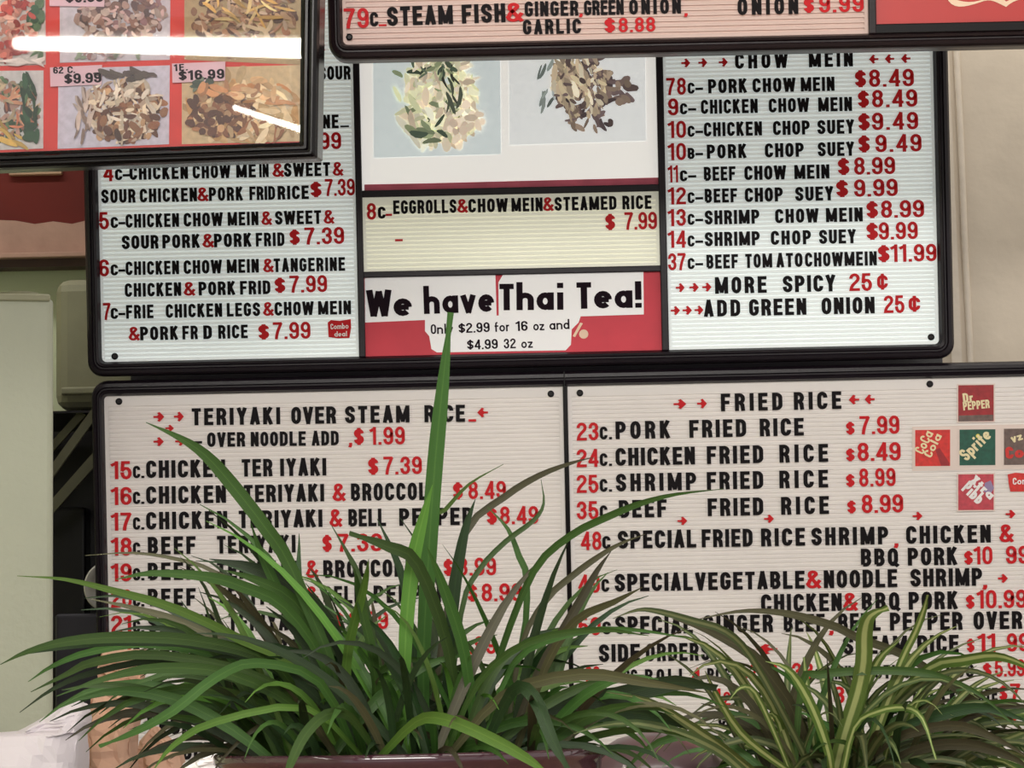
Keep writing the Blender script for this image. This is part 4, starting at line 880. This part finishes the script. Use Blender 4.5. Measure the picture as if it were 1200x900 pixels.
H(1.58, [(550, 893), (585, 770), (625, 670), (668, 628), (713, 605), (753, 589), (793, 579), (848, 573)], 9, 'leaf', 1.5, basew=.8)
H(1.58, [(520, 893), (540, 720), (560, 670), (592, 635), (625, 610), (637, 590), (634, 562)], 6.5, 'leaf', 1.6, basew=.9)
H(1.6, [(470, 893), (485, 700), (508, 610), (522, 597), (550, 567), (590, 544)], 5.5, 'leafbright', 1.6)
H(1.6, [(560, 893), (610, 760), (617, 680), (608, 652), (595, 620), (571, 594)], 8, 'leaf', 1.6)
H(1.6, [(470, 893), (445, 780), (421, 680), (408, 650), (388, 615)], 7, 'leaf', 1.6)
H(1.6, [(500, 893), (485, 760), (472, 680), (459, 644), (442, 608)], 9, 'leafdark', 1.6)
H(1.56, [(400, 893), (375, 800), (342, 775), (285, 751), (241, 729), (190, 708), (127, 691), (76, 679), (20, 675)], 11, 'leafbright', 1.42, basew=.9)
H(1.56, [(410, 893), (380, 780), (333, 712), (285, 688), (241, 676), (177, 672), (136, 679)], 14, 'leaf', 1.45)
H(1.56, [(380, 893), (340, 800), (301, 768), (222, 750), (143, 747), (79, 752), (32, 764), (0, 779)], 14, 'leaf', 1.4)
H(1.56, [(380, 893), (330, 790), (240, 757), (150, 752), (90, 757), (19, 768)], 11, 'leafdark', 1.44)
H(1.56, [(380, 893), (300, 790), (190, 756), (111, 763), (63, 780), (33, 799)], 9, 'leaf', 1.45)
H(1.54, [(385, 893), (320, 800), (190, 768), (111, 776), (79, 790), (36, 811)], 11, 'leaf', 1.4)
H(1.54, [(380, 893), (310, 805), (190, 776), (111, 788), (63, 807), (23, 835)], 8, 'leafdark', 1.42)
H(1.54, [(400, 893), (348, 830), (269, 790), (190, 783), (127, 794), (66, 816)], 13, 'leaf', 1.42)
H(1.52, [(420, 893), (375, 800), (301, 777), (253, 794), (203, 833), (158, 858), (116, 875)], 12, 'leaf', 1.35, blunt=True, basew=.8)
H(1.52, [(430, 893), (360, 830), (253, 846), (203, 874), (178, 905)], 9, 'leafbright', 1.4)
H(1.58, [(400, 893), (330, 790), (222, 733), (158, 713), (106, 702)], 9, 'leafbrown', 1.6)
H(1.6, [(420, 893), (340, 725), (255, 672), (210, 656), (156, 648), (100, 651)], 5, 'leafbrown', 1.62, basew=1)
H(1.58, [(430, 893), (400, 760), (350, 695), (300, 667), (245, 655)], 20, 'leafdark', 1.55)
H(1.58, [(430, 893), (385, 770), (345, 705), (300, 680), (262, 668)], 14, 'leaf', 1.52)
H(1.56, [(410, 893), (365, 780), (325, 690), (306, 650), (294, 613)], 12, 'leaf', 1.54)
H(1.5, [(440, 893), (487, 846), (521, 843), (569, 862), (617, 888), (648, 912)], 15, 'leafbright', 1.38, blunt=True)
H(1.5, [(440, 880), (410, 840), (382, 838), (357, 862), (341, 895), (332, 920)], 13, 'leaf', 1.4, blunt=True)
H(1.52, [(560, 893), (600, 810), (626, 817), (648, 868), (668, 905)], 16, 'leafdark', 1.42, blunt=True)
H(1.56, [(590, 893), (630, 790), (660, 738), (682, 700), (700, 668), (716, 646)], 11, 'leafbrown', 1.56, basew=.8)
H(1.56, [(600, 893), (640, 780), (675, 727), (720, 705), (753, 688)], 10, 'leafbrown', 1.5, basew=.8)
H(1.58, [(590, 893), (610, 760), (640, 703), (669, 676), (700, 653), (727, 637), (756, 626)], 8, 'leafbrown', 1.6)
H(1.56, [(430, 893), (440, 800), (420, 700), (415, 665)], 15, 'leaf', 1.5, tilt=.6)
H(1.55, [(415, 893), (405, 780), (425, 690), (432, 655)], 14, 'leafbright', 1.5, tilt=.5)
H(1.55, [(560, 893), (545, 770), (520, 690), (500, 640)], 14, 'leaf', 1.5)
H(1.52, [(520, 893), (560, 800), (620, 752), (700, 738), (760, 745)], 9, 'leaf', 1.45)
H(1.52, [(520, 893), (590, 815), (680, 790), (760, 800), (830, 812)], 14, 'leafbrown', 1.45)
H(1.55, [(560, 893), (640, 830), (720, 816), (790, 800), (840, 806)], 22, 'leafdark', 1.62, blunt=True)
H(1.55, [(560, 893), (640, 850), (720, 835), (780, 842), (850, 868)], 18, 'leafdark', 1.62)
H(1.52, [(560, 893), (600, 780), (660, 745), (730, 737), (810, 748)], 8, 'leaf', 1.48)
rnd = random.Random(21)
mats1 = ['leaf']*6+['leafdark']*5+['leafbright']*2+['leafbrown']*1
for i in range(150):
    aa = rnd.uniform(0, 6.283); rr_ = rad*.85*math.sqrt(rnd.random())
    base = Vector((c.x+rr_*math.cos(aa)*.95-.008, c.y+rr_*math.sin(aa)*.85, c.z-.012))
    az = aa+rnd.gauss(0, .55) if rr_ > .03 else rnd.uniform(0, 6.283)
    if rnd.random() < .45: az = rnd.choice((math.pi, math.pi, 0))+rnd.gauss(0, .45)
    left = math.cos(az) < 0
    el = math.radians(rnd.uniform(38, 82)); L = rnd.uniform(.10, .185) if left else rnd.uniform(.09, .165)
    if math.sin(az) < -.6: L *= .75
    grow(g1, base, az, el, L*(1.1 if el < 1 else .95), rnd.uniform(1.0, 2.6), rnd.uniform(7, 14.5)*DP/FPX, rnd.choice(mats1), rnd, tilt=rnd.uniform(-.9, .9), twist=rnd.uniform(-.5, .5), n=11)
# low skirt of short blades closing the clump
for i in range(60):
    aa = rnd.uniform(0, 6.283); rr_ = rad*rnd.uniform(.3, .88)
    base = Vector((c.x+rr_*math.cos(aa), c.y+rr_*math.sin(aa)*.9, c.z-.012))
    grow(g1, base, aa+rnd.gauss(0, .5), math.radians(rnd.uniform(20, 60)), rnd.uniform(.07, .13), rnd.uniform(.8, 2.2), rnd.uniform(6, 13)*DP/FPX, rnd.choice(['leafdark', 'leafdark', 'leaf', 'leafbrown']), rnd, tilt=rnd.uniform(-.9, .9), n=9)

for i in range(62):
    base = Vector((c.x+rnd.uniform(-.085, .03), c.y+rnd.uniform(-.07, .07), c.z-.012)); rt_ = i % 4 == 3
    az = (0 if rt_ else math.pi)+rnd.gauss(0, .3)
    if rt_: base.x += .06
    grow(g1, base, az, math.radians(rnd.uniform(36, 70)), rnd.uniform(.14, .205)*(.75 if rt_ else 1), rnd.uniform(1.1, 2.2), rnd.uniform(9, 15)*DP/FPX, rnd.choice(mats1), rnd, tilt=rnd.uniform(-.5, .5), twist=rnd.uniform(-.3, .3), n=11)
D2 = 1.78
c2 = W(985, 915, D2); rad2 = 118*D2/FPX
g2 = empty('potted_plant', (c2.x, c2.y, cz)); tag(g2, 'variegated spider plant with cream striped leaves at the lower right', 'potted plant')
pot(g2, rad2, c2.z, cz, M['jar'])
G = lambda *a_, **kw: hand(g2, *a_, **kw)
G(1.74, [(975, 920), (990, 860), (1005, 812), (1012, 775), (1013, 742), (1020, 722), (1041, 712)], 20, 'stripe', 1.7, twist=.1, basew=.9, blunt=True)
G(1.74, [(1010, 920), (1035, 830), (1057, 773), (1073, 740), (1083, 713), (1087, 697)], 9, 'stripe', 1.7, blunt=True)
G(1.76, [(985, 920), (1003, 840), (1028, 776), (1056, 749)], 11, 'stripe', 1.74)
G(1.72, [(975, 920), (972, 887), (958, 844), (940, 807), (921, 783), (897, 775)], 12, 'stripe', 1.66)
G(1.74, [(960, 920), (925, 850), (880, 770), (850, 740), (813, 728), (773, 717), (747, 715), (718, 725)], 9, 'stripedull', 1.66, basew=.9)
G(1.76, [(960, 920), (930, 835), (907, 799), (880, 767), (827, 738), (787, 725)], 14, 'leafbrown', 1.72, basew=.9)
G(1.72, [(950, 920), (905, 890), (867, 858), (840, 815), (826, 786)], 10, 'stripe', 1.64)
G(1.68, [(960, 925), (900, 915), (867, 893), (840, 872), (800, 845), (760, 821), (710, 811)], 12, 'stripe', 1.56, basew=.9)
G(1.66, [(960, 925), (900, 925), (853, 888), (827, 872), (789, 857), (747, 848), (707, 850), (672, 860)], 12, 'stripedull', 1.52, basew=.9)
G(1.78, [(1180, 850), (1110, 800), (1060, 768), (1006, 748), (980, 735), (940, 723), (904, 717), (862, 717), (808, 728)], 10, 'leafbrown', 1.7, basew=1)
G(1.76, [(990, 920), (1040, 830), (1090, 782), (1127, 773), (1167, 768), (1200, 779), (1230, 800)], 16, 'stripe', 1.68, basew=.7, tilt=.5)
G(1.74, [(930, 915), (940, 800), (960, 791), (1007, 786), (1073, 787), (1113, 797), (1150, 815), (1190, 850)], 10, 'leaf', 1.7, basew=.7)
G(1.72, [(985, 920), (1001, 853), (1028, 834), (1060, 829), (1081, 842), (1097, 890)], 8, 'stripe', 1.66, basew=.9, blunt=True)
G(1.76, [(985, 920), (1010, 870), (1049, 828), (1087, 797), (1130, 785), (1175, 800), (1215, 840)], 8, 'stripedull', 1.7)
G(1.76, [(960, 920), (952, 860), (945, 800), (942, 770)], 8, 'stripe', 1.76, blunt=True)
G(1.76, [(968, 920), (985, 850), (975, 800), (968, 780)], 7, 'stripedull', 1.76)
G(1.74, [(930, 915), (910, 865), (885, 812), (868, 806), (855, 820)], 7, 'stripe', 1.7)
G(1.74, [(990, 920), (1040, 870), (1110, 850), (1160, 862), (1210, 890)], 12, 'leafbrown', 1.66)
G(1.74, [(990, 920), (1050, 860), (1110, 835), (1160, 830), (1215, 850)], 14, 'leafdark', 1.7)
G(1.74, [(1000, 920), (1070, 880), (1130, 872), (1180, 885), (1215, 905)], 13, 'leafbrown', 1.66)
rnd = random.Random(5)
mats2 = ['stripe']*3+['stripedull']*5+['leaf']*3+['leafbrown']*3+['leafdark']*2
for i in range(185):
    aa = rnd.uniform(0, 6.283); rr_ = rad2*.85*math.sqrt(rnd.random())
    base = Vector((c2.x+rr_*math.cos(aa), c2.y+rr_*math.sin(aa)*.85, c2.z-.012)); az = aa+rnd.gauss(0, .6)
    if rnd.random() < .5: az = rnd.choice((math.pi, 0))+rnd.gauss(0, .4)
    el = math.radians(rnd.uniform(28, 80)); L = rnd.uniform(.08, .16)
    grow(g2, base, az, el, L, rnd.uniform(1.2, 3.4), rnd.uniform(5.5, 12)*D2/FPX, rnd.choice(mats2), rnd, tilt=rnd.uniform(-.9, .9), twist=rnd.uniform(-.5, .5), n=11)
for i in range(50):
    base = Vector((c2.x+rnd.uniform(-.03, .05), c2.y+rnd.uniform(-.05, .05), c2.z-.012))
    grow(g2, base, rnd.gauss(0, .5), math.radians(rnd.uniform(22, 55)), rnd.uniform(.10, .19), rnd.uniform(1.2, 2.6), rnd.uniform(7, 13)*D2/FPX, rnd.choice(mats2), rnd, tilt=rnd.uniform(-.7, .7), twist=rnd.uniform(-.4, .4), n=11)
tgp = quad(Plane('plant_tag', 832, 838, 1.84), 'tag_plate', [(822, 829), (842, 832), (840, 850), (835, 905), (830, 905), (829, 851), (818, 846)], 0, M['paper'], None)
tr_ = bpy.data.objects['plant_tag']; tgp.parent = tr_; tag(tr_, 'small white plant tag standing between the two plants', 'plant tag')
# mauve domed jar between the plants
cj = W(770, 940, 1.86); rj = 88*1.86/FPX
jr = empty('domed_jar', (cj.x, cj.y, cz)); tag(jr, 'mauve glazed jar with a domed lid showing between the two plants', 'jar')
hj = W(775, 858, 1.86).z-cz; zs = W(750, 879, 1.86).z-cz-.014
lathe('jar_body', [(.0001, 0), (rj*.8, 0), (rj*.95, .02), (rj, zs*.6), (rj*.97, zs)], (0, 0, 0), M['jar'], jr, 48)
lathe('lid', [(rj*.98, zs+.001), (rj*.96, zs+.004), (rj*.8, zs+(hj-zs)*.5), (rj*.5, zs+(hj-zs)*.85), (rj*.2, hj), (.0001, hj)], (0, 0, 0), M['jar'], jr, 48)
